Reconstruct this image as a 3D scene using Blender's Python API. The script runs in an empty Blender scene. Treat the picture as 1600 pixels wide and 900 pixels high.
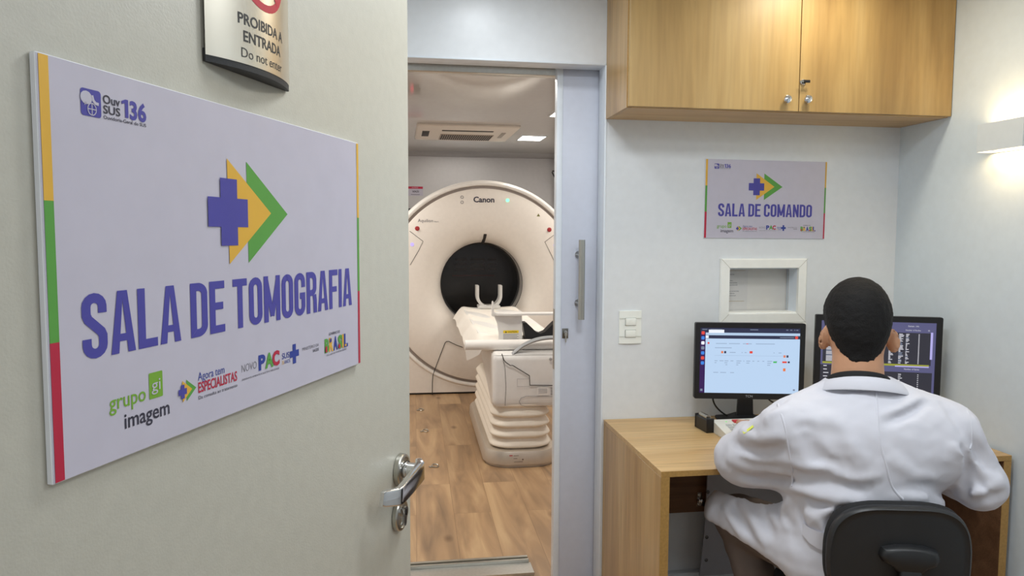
import bpy, bmesh, math, random
import numpy as np
from mathutils import Vector, Matrix
random.seed(4)
S = bpy.context.scene
COL = S.collection
PI = math.pi

# ------------------------------------------------------------------ camera
CF, CYAW, CPITCH, CROLL, CH = 1142.16, 0.15183, 0.07243, 0.00455, 1.4604
def _axes():
    f = Vector((math.sin(CYAW)*math.cos(CPITCH), math.cos(CYAW)*math.cos(CPITCH), -math.sin(CPITCH)))
    r = Vector((math.cos(CYAW), -math.sin(CYAW), 0)); u = r.cross(f)
    return (math.cos(CROLL)*r+math.sin(CROLL)*u, -math.sin(CROLL)*r+math.cos(CROLL)*u, f)
CR, CU, CFW = _axes()
CAMP = Vector((0, 0, CH))
def ray(px, py): return CFW + CR*((px-800)/CF) + CU*((450-py)/CF)
def atY(px, py, Y): d = ray(px, py); return CAMP + d*(Y/d.y)
def atZ(px, py, Z): d = ray(px, py); return CAMP + d*((Z-CH)/d.z)
def atD(px, py, D): return CAMP + ray(px, py)*D
cd = bpy.data.cameras.new('camera'); cam = bpy.data.objects.new('camera', cd); COL.objects.link(cam)
cd.sensor_width = 36; cd.lens = CF/1600*36; cd.clip_start = .02
M4 = Matrix((CR, CU, -CFW)).transposed().to_4x4(); M4.translation = CAMP
cam.matrix_world = M4
S.camera = cam

# ------------------------------------------------------------------ world, lamps, exposure
w = bpy.data.worlds.new('world'); S.world = w; w.use_nodes = True
w.node_tree.nodes['Background'].inputs[0].default_value = (.75, .85, 1, 1)
w.node_tree.nodes['Background'].inputs[1].default_value = .15
S.view_settings.view_transform = 'Standard'; S.view_settings.look = 'None'
S.view_settings.gamma = 1; S.view_settings.use_curve_mapping = False
S.view_settings.exposure = 0.08
def area(name, loc, sx, sy, power, color, rot=(0, 0, 0), spread=PI):
    l = bpy.data.lights.new(name, 'AREA'); l.shape = 'RECTANGLE'; l.size = sx; l.size_y = sy
    l.energy = power; l.color = color; l.spread = spread
    o = bpy.data.objects.new(name, l); o.location = loc; o.rotation_euler = rot; COL.objects.link(o); return o
CEIL = 2.40; CEIL_CT = 2.35
COOL = (.91, .96, 1.0); WARM = (1.0, .72, .38)
area('ceiling_light_front', (1.25, .55, CEIL-.02), .6, .6, 10, COOL)
area('ceiling_light_rear', (.45, -.75, CEIL-.02), .6, .6, 8, COOL)
area('ceiling_light_door', (.55, 1.35, CEIL-.02), .35, .35, 13, COOL)
area('doorway_fill_light', (.32, 2.25, CEIL-.02), .15, .15, 2.6, COOL)  # added lamp that brightens the wall above the doorway
area('downlight_cabinet', (1.42, 2.17, CEIL-.02), .14, .14, 4, (1, .92, .74))
for i, (x, y, p) in enumerate([(.5, 3.7, 14), (-.7, 4.6, 18), (-.7, 6.2, 18), (2.1, 4.6, 16), (2.1, 6.2, 14), (.6, 7.6, 1.6)]):
    area('scan_room_fill', (x, y, CEIL_CT-.02), .6, .3, p, (1, .95, .88))  # unseen fill lamps added to light the scan room

# ------------------------------------------------------------------ materials
def lin(c):
    return tuple(((v/255)/12.92 if v/255 <= .04045 else ((v/255+.055)/1.055)**2.4) for v in c)
_MC = {}
def mat(name, rgb, rough=.5, metal=0, spec=.5, noise=0, nscale=30, bump=0, bscale=200, emit=0, trans=0, coat=0, sheen=0):
    if name in _MC: return _MC[name]
    m = bpy.data.materials.new(name); m.use_nodes = True; nt = m.node_tree; b = nt.nodes['Principled BSDF']
    c = lin(rgb)+(1,)
    b.inputs['Base Color'].default_value = c
    b.inputs['Roughness'].default_value = rough; b.inputs['Metallic'].default_value = metal
    b.inputs['Specular IOR Level'].default_value = spec
    if coat: b.inputs['Coat Weight'].default_value = coat; b.inputs['Coat Roughness'].default_value = .15
    if sheen: b.inputs['Sheen Weight'].default_value = sheen
    if trans: b.inputs['Transmission Weight'].default_value = trans
    if emit:
        b.inputs['Base Color'].default_value = (.01, .01, .01, 1); b.inputs['Specular IOR Level'].default_value = .2; b.inputs['Emission Color'].default_value = c; b.inputs['Emission Strength'].default_value = emit
    tc = nt.nodes.new('ShaderNodeTexCoord')
    nz = nt.nodes.new('ShaderNodeTexNoise'); nz.inputs['Scale'].default_value = nscale; nz.inputs['Detail'].default_value = 4
    nt.links.new(tc.outputs['Object'], nz.inputs['Vector'])
    k = noise if noise else .02
    if not emit:
        rp = nt.nodes.new('ShaderNodeValToRGB')
        rp.color_ramp.elements[0].position = .3; rp.color_ramp.elements[1].position = .7
        rp.color_ramp.elements[0].color = tuple(v*(1-k) for v in c[:3])+(1,)
        rp.color_ramp.elements[1].color = tuple(min(1, v*(1+k)) for v in c[:3])+(1,)
        nt.links.new(nz.outputs['Fac'], rp.inputs[0]); nt.links.new(rp.outputs[0], b.inputs['Base Color'])
    if bump:
        n2 = nt.nodes.new('ShaderNodeTexNoise'); n2.inputs['Scale'].default_value = bscale; n2.inputs['Detail'].default_value = 3
        nt.links.new(tc.outputs['Object'], n2.inputs['Vector'])
        bp = nt.nodes.new('ShaderNodeBump'); bp.inputs['Strength'].default_value = bump; bp.inputs['Distance'].default_value = .002
        nt.links.new(n2.outputs['Fac'], bp.inputs['Height']); nt.links.new(bp.outputs[0], b.inputs['Normal'])
    _MC[name] = m; return m

def wood(name, tones, stretch, rough=.4, fine=.35, seed=0.0):
    """grain runs along the axis whose stretch is small"""
    m = bpy.data.materials.new(name); m.use_nodes = True; nt = m.node_tree; b = nt.nodes['Principled BSDF']
    tc = nt.nodes.new('ShaderNodeTexCoord'); mp = nt.nodes.new('ShaderNodeMapping')
    mp.inputs['Scale'].default_value = stretch; mp.inputs['Location'].default_value = (seed, seed*.7, seed*1.3)
    nt.links.new(tc.outputs['Object'], mp.inputs['Vector'])
    n1 = nt.nodes.new('ShaderNodeTexNoise'); n1.inputs['Scale'].default_value = 1.0; n1.inputs['Detail'].default_value = 5
    n1.inputs['Roughness'].default_value = .55; n1.inputs['Distortion'].default_value = .6
    nt.links.new(mp.outputs[0], n1.inputs['Vector'])
    r1 = nt.nodes.new('ShaderNodeValToRGB'); e = r1.color_ramp.elements
    e[0].position = .30; e[0].color = lin(tones[0])+(1,); e[1].position = .72; e[1].color = lin(tones[2])+(1,)
    k = e.new(.5); k.color = lin(tones[1])+(1,)
    nt.links.new(n1.outputs['Fac'], r1.inputs[0])
    mp2 = nt.nodes.new('ShaderNodeMapping'); mp2.inputs['Scale'].default_value = tuple(v*(7 if v > 3 else 3) for v in stretch)
    nt.links.new(tc.outputs['Object'], mp2.inputs['Vector'])
    n2 = nt.nodes.new('ShaderNodeTexNoise'); n2.inputs['Scale'].default_value = 1.5; n2.inputs['Detail'].default_value = 3
    nt.links.new(mp2.outputs[0], n2.inputs['Vector'])
    r2 = nt.nodes.new('ShaderNodeValToRGB'); r2.color_ramp.elements[0].position = .35; r2.color_ramp.elements[1].position = .6
    r2.color_ramp.elements[0].color = (1-fine, 1-fine, 1-fine, 1); r2.color_ramp.elements[1].color = (1, 1, 1, 1)
    nt.links.new(n2.outputs['Fac'], r2.inputs[0])
    mx = nt.nodes.new('ShaderNodeMix'); mx.data_type = 'RGBA'; mx.blend_type = 'MULTIPLY'; mx.inputs[0].default_value = 1
    nt.links.new(r1.outputs[0], mx.inputs[6]); nt.links.new(r2.outputs[0], mx.inputs[7])
    nt.links.new(mx.outputs[2], b.inputs['Base Color'])
    b.inputs['Roughness'].default_value = rough
    bp = nt.nodes.new('ShaderNodeBump'); bp.inputs['Strength'].default_value = .08; bp.inputs['Distance'].default_value = .001
    nt.links.new(n2.outputs['Fac'], bp.inputs['Height']); nt.links.new(bp.outputs[0], b.inputs['Normal'])
    return m

def floor_wood(name):
    m = bpy.data.materials.new(name); m.use_nodes = True; nt = m.node_tree; b = nt.nodes['Principled BSDF']
    L = nt.links.new
    tc = nt.nodes.new('ShaderNodeTexCoord')
    mp = nt.nodes.new('ShaderNodeMapping'); mp.inputs['Rotation'].default_value = (0, 0, PI/2+.02)
    L(tc.outputs['Object'], mp.inputs['Vector'])
    br = nt.nodes.new('ShaderNodeTexBrick'); br.inputs['Scale'].default_value = 1
    br.inputs['Brick Width'].default_value = 1.25; br.inputs['Row Height'].default_value = .195
    br.inputs['Mortar Size'].default_value = .0012; br.inputs['Mortar Smooth'].default_value = .3
    br.inputs['Color1'].default_value = (.30, .30, .30, 1); br.inputs['Color2'].default_value = (.8, .8, .8, 1)
    br.inputs['Mortar'].default_value = (0, 0, 0, 1); br.offset = .37
    L(mp.outputs[0], br.inputs['Vector'])
    st = nt.nodes.new('ShaderNodeMapping'); st.inputs['Scale'].default_value = (9, 1.1, 9)
    L(tc.outputs['Object'], st.inputs['Vector'])
    # shift the grain from plank to plank
    ad = nt.nodes.new('ShaderNodeVectorMath'); ad.operation = 'MULTIPLY_ADD'; ad.inputs[1].default_value = (7, 5, 3)
    L(br.outputs['Color'], ad.inputs[0]); L(st.outputs[0], ad.inputs[2])
    n1 = nt.nodes.new('ShaderNodeTexNoise'); n1.inputs['Scale'].default_value = 1; n1.inputs['Detail'].default_value = 6
    n1.inputs['Distortion'].default_value = 1.2; L(ad.outputs[0], n1.inputs['Vector'])
    r1 = nt.nodes.new('ShaderNodeValToRGB'); e = r1.color_ramp.elements
    e[0].position = .25; e[0].color = lin((126, 101, 76))+(1,); e[1].position = .75; e[1].color = lin((196, 164, 124))+(1,)
    k = e.new(.5); k.color = lin((168, 135, 100))+(1,)
    L(n1.outputs['Fac'], r1.inputs[0])
    # plank tone
    r0 = nt.nodes.new('ShaderNodeValToRGB'); r0.color_ramp.elements[0].color = (.86, .85, .84, 1); r0.color_ramp.elements[1].color = (1.04, 1.03, 1.0, 1)
    r0.color_ramp.elements[0].position = .3; r0.color_ramp.elements[1].position = .8
    L(br.outputs['Color'], r0.inputs[0])
    mx = nt.nodes.new('ShaderNodeMix'); mx.data_type = 'RGBA'; mx.blend_type = 'MULTIPLY'; mx.inputs[0].default_value = .8
    L(r1.outputs[0], mx.inputs[6]); L(r0.outputs[0], mx.inputs[7])
    # knots
    kn = nt.nodes.new('ShaderNodeMapping'); kn.inputs['Scale'].default_value = (3.4, 1.7, 1)
    L(tc.outputs['Object'], kn.inputs['Vector'])
    vo = nt.nodes.new('ShaderNodeTexVoronoi'); vo.inputs['Scale'].default_value = 1; L(kn.outputs[0], vo.inputs['Vector'])
    rk = nt.nodes.new('ShaderNodeValToRGB'); rk.color_ramp.elements[0].position = .02; rk.color_ramp.elements[1].position = .10
    rk.color_ramp.elements[0].color = (.42, .36, .30, 1); rk.color_ramp.elements[1].color = (1, 1, 1, 1)
    L(vo.outputs['Distance'], rk.inputs[0])
    m2 = nt.nodes.new('ShaderNodeMix'); m2.data_type = 'RGBA'; m2.blend_type = 'MULTIPLY'; m2.inputs[0].default_value = .9
    L(mx.outputs[2], m2.inputs[6]); L(rk.outputs[0], m2.inputs[7])
    # seams
    rs = nt.nodes.new('ShaderNodeValToRGB'); rs.color_ramp.elements[0].color = (1, 1, 1, 1); rs.color_ramp.elements[1].color = (.6, .53, .45, 1)
    L(br.outputs['Fac'], rs.inputs[0])
    m3 = nt.nodes.new('ShaderNodeMix'); m3.data_type = 'RGBA'; m3.blend_type = 'MULTIPLY'; m3.inputs[0].default_value = .8
    L(m2.outputs[2], m3.inputs[6]); L(rs.outputs[0], m3.inputs[7])
    L(m3.outputs[2], b.inputs['Base Color']); b.inputs['Roughness'].default_value = .38
    return m

# ------------------------------------------------------------------ mesh builder
def mesh_text(s, bold=0):
    c = bpy.data.curves.new('t', 'FONT'); c.body = s; c.size = 1; c.offset = bold; c.resolution_u = 3
    o = bpy.data.objects.new('t', c)
    COL.objects.link(o)
    dg = bpy.context.evaluated_depsgraph_get()
    me = bpy.data.meshes.new_from_object(o.evaluated_get(dg))
    vs = [v.co.copy() for v in me.vertices]; fs = [list(p.vertices) for p in me.polygons]
    bpy.data.meshes.remove(me); bpy.data.objects.remove(o); bpy.data.curves.remove(c)
    return vs, fs
class MB:
    def __init__(s): s.v = []; s.f = []; s.m = []; s.mats = []
    def mi(s, m):
        if m not in s.mats: s.mats.append(m)
        return s.mats.index(m)
    def add(s, vs, fs, m):
        o = len(s.v); s.v += [Vector(v) for v in vs]; k = s.mi(m)
        for f in fs: s.f.append([i+o for i in f]); s.m.append(k)
        return s
    def bm(s, b, m, M=None):
        b.verts.ensure_lookup_table(); b.verts.index_update()
        vs = [(M @ v.co if M else v.co.copy()) for v in b.verts]
        s.add(vs, [[v.index for v in f.verts] for f in b.faces], m); b.free(); return s
    def box(s, a, b, m, bev=0, seg=2, M=None):
        a = Vector(a); b = Vector(b); q = bmesh.new(); bmesh.ops.create_cube(q, size=1)
        c = (a+b)/2; d = b-a
        for v in q.verts: v.co = Vector((v.co.x*d.x, v.co.y*d.y, v.co.z*d.z))+c
        if bev: bmesh.ops.bevel(q, geom=q.edges[:], offset=bev, segments=seg, affect='EDGES', profile=.5)
        return s.bm(q, m, M)
    def cyl(s, a, b, r, m, r2=None, seg=24):
        a = Vector(a); b = Vector(b); d = b-a; q = bmesh.new()
        bmesh.ops.create_cone(q, cap_ends=True, segments=seg, radius1=r, radius2=r if r2 is None else r2, depth=d.length)
        M = Matrix.Translation((a+b)/2) @ d.to_track_quat('Z', 'Y').to_matrix().to_4x4()
        return s.bm(q, m, M)
    def sph(s, c, r, m, sc=(1, 1, 1), seg=20):
        q = bmesh.new(); bmesh.ops.create_uvsphere(q, u_segments=seg, v_segments=seg//2, radius=r)
        return s.bm(q, m, Matrix.Translation(c) @ Matrix.Diagonal((*sc, 1)))
    def tube(s, pts, r, m, seg=10, closed=False, flat=None):
        P = [Vector(p) for p in pts]; n = len(P); rings = []; up = None
        for i, p in enumerate(P):
            t = (P[(i+1) % n]-P[i-1]) if closed else (P[min(i+1, n-1)]-P[max(i-1, 0)])
            t.normalize()
            if up is None:
                up = t.orthogonal().normalized()
            up = (up-t*up.dot(t)).normalized(); sd = t.cross(up)
            rr = r[i] if isinstance(r, (list, tuple)) else r
            rings.append([p+(up*math.cos(2*PI*k/seg)+sd*math.sin(2*PI*k/seg))*rr for k in range(seg)])
        vs = [v for q in rings for v in q]; fs = []
        for i in range(n if closed else n-1):
            j = (i+1) % n
            for k in range(seg):
                k2 = (k+1) % seg; fs.append([i*seg+k, i*seg+k2, j*seg+k2, j*seg+k])
        if not closed: fs.append(list(range(seg))[::-1]); fs.append([(n-1)*seg+k for k in range(seg)])
        return s.add(vs, fs, m)
    def loft(s, rings, m, cap=True, loop=False):
        n = len(rings[0]); vs = [v for q in rings for v in q]; fs = []
        N = len(rings)
        for i in range(N if loop else N-1):
            j = (i+1) % N
            for k in range(n):
                k2 = (k+1) % n; fs.append([i*n+k, i*n+k2, j*n+k2, j*n+k])
        if cap and not loop: fs.append(list(range(n))[::-1]); fs.append([(N-1)*n+k for k in range(n)])
        return s.add(vs, fs, m)
    def lathe(s, prof, m, c=(0, 0, 0), axis='Y', seg=96, a0=0, a1=2*PI):
        full = abs(a1-a0-2*PI) < 1e-6; n = seg if full else seg+1; vs = []; fs = []; c = Vector(c)
        for i in range(n):
            a = a0+(a1-a0)*i/seg
            for r, h in prof:
                if axis == 'Y': vs.append(c+Vector((r*math.sin(a), h, r*math.cos(a))))
                else: vs.append(c+Vector((r*math.cos(a), r*math.sin(a), h)))
        k = len(prof)
        for i in range(seg):
            j = (i+1) % n
            for q in range(k-1): fs.append([i*k+q, i*k+q+1, j*k+q+1, j*k+q])
        return s.add(vs, fs, m)
    def prism(s, poly, y0, y1, m, M=None):
        """polygon in x,z extruded along y"""
        n = len(poly); vs = [Vector((p[0], y0, p[1])) for p in poly]+[Vector((p[0], y1, p[1])) for p in poly]
        if M: vs = [M @ v for v in vs]
        fs = [list(range(n)), [n+k for k in range(n)][::-1]]+[[k, k+n, (k+1) % n+n, (k+1) % n] for k in range(n)]
        return s.add(vs, fs, m)
    def flat(s, poly, y, m): return s.add([Vector((p[0], y, p[1])) for p in poly], [list(range(len(poly)))], m)
    def rect(s, x0, z0, x1, z1, y, m): return s.flat([(x0, z0), (x1, z0), (x1, z1), (x0, z1)], y, m)
    def text(s, t, x, z, h, m, y=0, w=None, bold=0, shear=0, fn=None):
        """lettering in the x,z plane facing -y; z = baseline, h = cap height, w = fitted width"""
        vs, fs = mesh_text(t, bold)
        if not vs: return s
        x0 = min(v.x for v in vs); x1 = max(v.x for v in vs); k = h/.72
        kx = (w/(x1-x0)) if w else k
        o = [Vector((x+(v.x-x0)*kx+shear*v.y*k, y, z+v.y*k)) for v in vs]
        if fn: o = [fn(v) for v in o]
        return s.add(o, fs, m)
    def build(s, name, parent=None, angle=35, label=None, loc=None):
        me = bpy.data.meshes.new(name); me.from_pydata([tuple(v) for v in s.v], [], s.f)
        for m in s.mats: me.materials.append(m)
        for p, k in zip(me.polygons, s.m): p.material_index = k; p.use_smooth = True
        b = bmesh.new(); b.from_mesh(me)
        b.to_mesh(me); b.free(); me.update()
        me.set_sharp_from_angle(angle=math.radians(angle))
        o = bpy.data.objects.new(name, me); COL.objects.link(o)
        if parent: o.parent = parent
        if label: o['label'] = label
        if loc is not None: o.location = loc
        return o
def tag(o, label, cat, group=None):
    o['label'] = label; o['category'] = cat
    if group: o['group'] = group
    return o
def thing(name, label, cat, loc=(0, 0, 0), rz=0, group=None):
    o = bpy.data.objects.new(name, None); COL.objects.link(o); o.empty_display_size = .05
    o.location = loc; o.rotation_euler = (0, 0, rz); return tag(o, label, cat, group)
def struct(o): o['kind'] = 'structure'; return o
def rrect(x0, z0, x1, z1, r, n=6):
    P = []
    for cx, cz, a in ((x1-r, z1-r, 0), (x0+r, z1-r, PI/2), (x0+r, z0+r, PI), (x1-r, z0+r, 1.5*PI)):
        for i in range(n+1): t = a+PI/2*i/n; P.append((cx+r*math.cos(t), cz+r*math.sin(t)))
    return P
def smooth_path(pts, n=8):
    P = [Vector(p) for p in pts]; out = []
    for i in range(len(P)-1):
        p0 = P[max(i-1, 0)]; p1 = P[i]; p2 = P[i+1]; p3 = P[min(i+2, len(P)-1)]
        for k in range(n):
            t = k/n
            out.append(.5*((2*p1)+(p2-p0)*t+(2*p0-5*p1+4*p2-p3)*t*t+(-p0+3*p1-3*p2+p3)*t**3))
    out.append(P[-1]); return out

WALL = mat('wall_laminate', (226, 230, 233), .32, spec=.5, bump=.03, bscale=600)
WALLR = mat('wall_right_laminate', (218, 228, 234), .45, bump=.04, bscale=600)
CEILM = mat('ceiling_panel', (236, 238, 238), .5)
CTWALL = mat('scan_room_wall', (206, 204, 204), .4)
CTCEIL = mat('scan_room_gloss_ceiling', (205, 203, 200), .07, spec=.6)
DOORM = mat('door_laminate', (190, 187, 174), .42, bump=.12, bscale=420, noise=.03, nscale=60)
SLIDE = mat('sliding_door_laminate', (208, 213, 227), .4)
FRAMEW = mat('white_frame', (230, 237, 244), .35)
CREAM = mat('cream_frame', (247, 248, 243), .4)
ALU = mat('brushed_aluminium', (200, 198, 192), .32, 1, noise=.05, nscale=80)
CHROME = mat('chrome', (220, 220, 222), .1, 1)
STEEL = mat('satin_steel', (190, 188, 180), .28, 1)
BLACK = mat('black_plastic', (22, 22, 24), .38)
BLACKM = mat('matte_black_plastic', (30, 30, 32), .55, bump=.1, bscale=500)
DARK = mat('dark_line', (40, 36, 34), .6)
OAKV = wood('oak_upright_grain', ((170, 134, 88), (192, 156, 104), (206, 174, 122)), (12, 12, .8), .32, .2)
OAKH = wood('oak_lengthwise_grain', ((186, 146, 92), (206, 170, 116), (216, 184, 132)), (.9, 13, 13), .38, .2, 3.1)
OAKD = wood('oak_door_grain', ((158, 126, 77), (180, 148, 94), (195, 166, 114)), (7, 7, .8), .42, .10, 7.7)
EDGE = mat('oak_edge_band', (176, 138, 78), .4, noise=.12, nscale=120)
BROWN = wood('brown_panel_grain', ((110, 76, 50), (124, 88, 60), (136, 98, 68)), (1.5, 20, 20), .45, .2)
FLOORM = floor_wood('oak_plank_floor')

# ------------------------------------------------------------------ the setting
D = 2.70; RX = 1.986; LX = -.36; BY = -1.6
fl = MB().box((LX-.1, BY-.1, -.1), (RX+.1, 2.78, 0), FLOORM).build('floor'); struct(fl)
fl2 = MB().box((-1.7, 2.78, -.1), (2.7, 8.1, 0), FLOORM).build('floor_scan_room'); struct(fl2)
struct(MB().box((LX-.1, BY-.1, CEIL), (RX+.1, 2.78, CEIL+.1), CEILM).build('ceiling'))
struct(MB().box((-1.7, 2.78, CEIL_CT), (2.7, 8.1, CEIL_CT+.1), CTCEIL).build('ceiling_scan_room'))
DX0, DX1, DZ = -.16, .769, 2.10
WX0, WX1, WZ0, WZ1 = 1.272, 1.564, 1.156, 1.335
b = MB()
b.box((LX-.1, D, 0), (DX0, 2.78, CEIL), WALL); b.box((DX0, D, DZ), (DX1, 2.78, CEIL), WALL)
b.box((DX1, D, 0), (WX0, 2.78, CEIL), WALL); b.box((WX1, D, 0), (RX+.1, 2.78, CEIL), WALL)
b.box((WX0, D, 0), (WX1, 2.78, WZ0), WALL); b.box((WX0, D, WZ1), (WX1, 2.78, CEIL), WALL)
struct(b.build('wall_back'))
struct(MB().box((RX, BY-.1, 0), (RX+.1, D, CEIL), WALLR).build('wall_right'))
struct(MB().box((LX-.1, BY-.1, 0), (LX, D, CEIL), WALL).build('wall_left'))
struct(MB().box((LX, BY-.1, 0), (RX, BY, CEIL), WALL).build('wall_front'))
struct(MB().box((-1.7, 8.0, 0), (2.7, 8.1, CEIL_CT), CTWALL).build('wall_scan_back'))
struct(MB().box((-1.7, 2.78, 0), (-1.6, 8.0, CEIL_CT), CTWALL).build('wall_scan_left'))
struct(MB().box((2.6, 2.78, 0), (2.7, 8.0, CEIL_CT), CTWALL).build('wall_scan_right'))
struct(MB().box((1.69, 7.86, 0), (2.6, 8.0, CEIL_CT), CTWALL, .008).build('wall_scan_pillar'))
# cove under the scan room ceiling
b = MB(); pr = [(0, 0), (0, -.05), (-.012, -.05)]+[(-.012-.05*math.sin(t*PI/2/6), -.05+.05*(1-math.cos(t*PI/2/6))) for t in range(1, 7)]
b.add([Vector((x, 8.0+p[0], CEIL_CT+p[1])) for x in (-1.6, 1.69) for p in pr],
      [[k, k+1, len(pr)+k+1, len(pr)+k] for k in range(len(pr)-1)], mat('cove_grey', (176, 174, 174), .5))
struct(b.build('trim_1'))
# lining of the doorway
b = MB()
b.box((DX1-.007, D-.004, 0), (DX1, 2.782, DZ), FRAMEW, .0015); b.box((DX0, D-.004, DZ-.007), (DX1, 2.782, DZ), FRAMEW, .0015)
b.box((DX0, D-.004, 0), (DX0+.007, 2.782, DZ), FRAMEW, .0015)
struct(b.build('trim_2'))
# rail of the sliding door
b = MB(); b.box((DX0-.05, 2.835, 2.078), (1.6, 2.885, 2.19), ALU, .003)
b.box((DX0-.05, 2.785, 2.125), (1.6, 2.835, 2.19), ALU, .002)
struct(b.build('trim_3'))
b = MB(); b.box((RX-.022, BY, .335), (RX, 2.02, .36), FRAMEW, .004); struct(b.build('trim_4'))
b = MB(); b.box((.80, D-.03, 0), (RX, D, .128), FRAMEW, .004); struct(b.build('baseboard_back'))
# aluminium floor guide
g = thing('threshold_strip', 'low metal floor guide strip across the bottom of the doorway', 'threshold', (.1, 3.07, 0))
b = MB(); b.prism([(-.26, 0), (.462, 0), (.462, .012), (-.26, .012)], -.07, .03, ALU); b.build('plate', g)
b = MB(); b.prism([(-.26, 0), (.455, 0), (.455, .024), (-.26, .024)], .031, .045, STEEL)
b.prism([(-.26, 0), (.455, 0), (.455, .024), (-.26, .024)], .06, .078, STEEL)
b.prism([(-.26, 0), (.455, 0), (.455, .01), (-.26, .01)], .045, .06, ALU); b.build('rail', g)

# ------------------------------------------------------------------ swing door with handle
dA = Vector((-.2479, .5482)); dd = Vector((.3688, .9295)); DRZ = math.atan2(dd.y, dd.x)
def door_loc(s, z, off=0):
    p = dA+dd*s; n = Vector((dd.y, -dd.x)); p = p+n*off; return (p.x, p.y, z)
dr = bpy.data.objects.new('door_1', None); COL.objects.link(dr); dr.location = door_loc(-.12, 0); dr.rotation_euler = (0, 0, DRZ); struct(dr)
MB().box((0, .0005, .012), (.832, .036, 2.08), DOORM, .0015).build('door_leaf', dr)
hs = .12+.662   # handle axis along the leaf
h = MB()
prof = [(0, -.0005), (.026, -.0005), (.026, -.007), (.0245, -.009), (.021, -.0095), (.0205, -.0075), (0, -.0075)]
h.lathe(prof, STEEL, (0, 0, 0), seg=40); rose = h.build('rose', dr, loc=(hs, 0, 1.084))
h = MB(); h.cyl((0, -.007, 0), (0, -.015, 0), .0145, CHROME); h.cyl((0, -.015, 0), (0, -.030, 0), .0125, CHROME)
h.cyl((-.009, -.019, -.0095), (-.0105, -.019, -.0115), .0018, BLACK, seg=10)
# lever: tall flat bar swinging back along the door towards the hinge side, its tip returning to the leaf
def lever_ring(p, t, hw, hz, n=5):
    t = Vector(t).normalized(); sd = t.cross(Vector((0, 0, 1))).normalized(); up = sd.cross(t)
    return [Vector(p)+sd*x*1+up*z for x, z in rrect(-hw, -hz, hw, hz, min(hw, hz)*.45, n)]
rings = []
for p, t, hw, hz in [((.0125, -.0245, .0015), (-.1, -1, 0), .004, .0145), ((.0105, -.029, .001), (-.7, -1, -.05), .0062, .0162), ((.001, -.0350, 0), (-1, -.25, -.10), .0068, .0164), ((-.012, -.0363, -.001), (-1, 0, -.14), .0060, .0158),
                     ((-.05, -.0362, -.0055), (-1, 0, -.12), .0054, .0150), ((-.083, -.0358, -.0090), (-1, .05, -.10), .0052, .0140), ((-.091, -.0348, -.0090), (-1, .25, .02), .0052, .0134), ((-.098, -.0325, -.0078), (-1, .4, .15), .0052, .0126),
                     ((-.119, -.0235, -.0035), (-1, .42, .18), .0052, .0114), ((-.1225, -.0220, -.0030), (-1, .42, .18), .0036, .0094)]:
    rings.append(lever_ring(p, t, hw, hz))
h.loft(rings, CHROME)
lev = h.build('lever_handle', dr, loc=(hs, 0, 1.084), angle=28)
h = MB(); h.lathe([(0, -.0005), (.0255, -.0005), (.0255, -.006), (.024, -.008), (.020, -.0085), (.0195, -.0065), (0, -.0065)], STEEL, seg=40)
h.prism(rrect(-.0055, -.017, .0055, .008, .0054, 5), -.013, -.006, CHROME); h.cyl((0, -.006, .006), (0, -.0145, .006), .0085, CHROME)
h.box((-.001, -.0155, .001), (.001, -.0143, .011), BLACK)
h.build('keyhole_escutcheon', dr, loc=(hs-.007, 0, 1.0125))

# ------------------------------------------------------------------ printed signs
SIGNW = mat('sign_white_board', (197, 193, 207), .34)
SIGNE = mat('sign_board_edge', (240, 242, 246), .4)
PURP = mat('print_violet_blue', (72, 68, 158), .45); YEL = mat('print_yellow', (226, 176, 60), .45)
GRN = mat('print_green', (88, 158, 64), .45); RED = mat('print_red', (186, 30, 62), .45); INK = mat('print_dark_grey', (52, 50, 66), .5)
LIME = mat('print_lime_green', (120, 170, 50), .45); GREY = mat('print_grey', (110, 108, 116), .5); BLUE = mat('print_blue', (40, 60, 150), .45)
def stroke(poly, t):
    """2d polyline thickened with mitred corners -> quads"""
    P = [Vector(p) for p in poly]; P = [p for i, p in enumerate(P) if i == 0 or (p-P[i-1]).length > 1e-5]; n = len(P); closed = (P[0]-P[-1]).length < 1e-6
    if closed: P = P[:-1]; n -= 1
    L = []; R_ = []
    for i in range(n):
        a = P[i-1] if (closed or i > 0) else None; c = P[(i+1) % n] if (closed or i < n-1) else None
        d1 = (P[i]-a).normalized() if a is not None else None; d2 = (c-P[i]).normalized() if c is not None else None
        if d1 is None: d1 = d2
        if d2 is None: d2 = d1
        n1 = Vector((-d1.y, d1.x)); n2 = Vector((-d2.y, d2.x)); mm = (n1+n2)
        mm.normalize(); k = 1/max(.35, mm.dot(n1)); L.append(P[i]+mm*t/2*k); R_.append(P[i]-mm*t/2*k)
    q = []
    for i in range(n if closed else n-1):
        j = (i+1) % n; q.append([L[i], R_[i], R_[j], L[j]])
    return q
def arc(cx, cy, rx, ry, a0, a1, n=8): return [(cx+rx*math.cos(math.radians(a0+(a1-a0)*i/n)), cy+ry*math.sin(math.radians(a0+(a1-a0)*i/n))) for i in range(n+1)]
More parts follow.
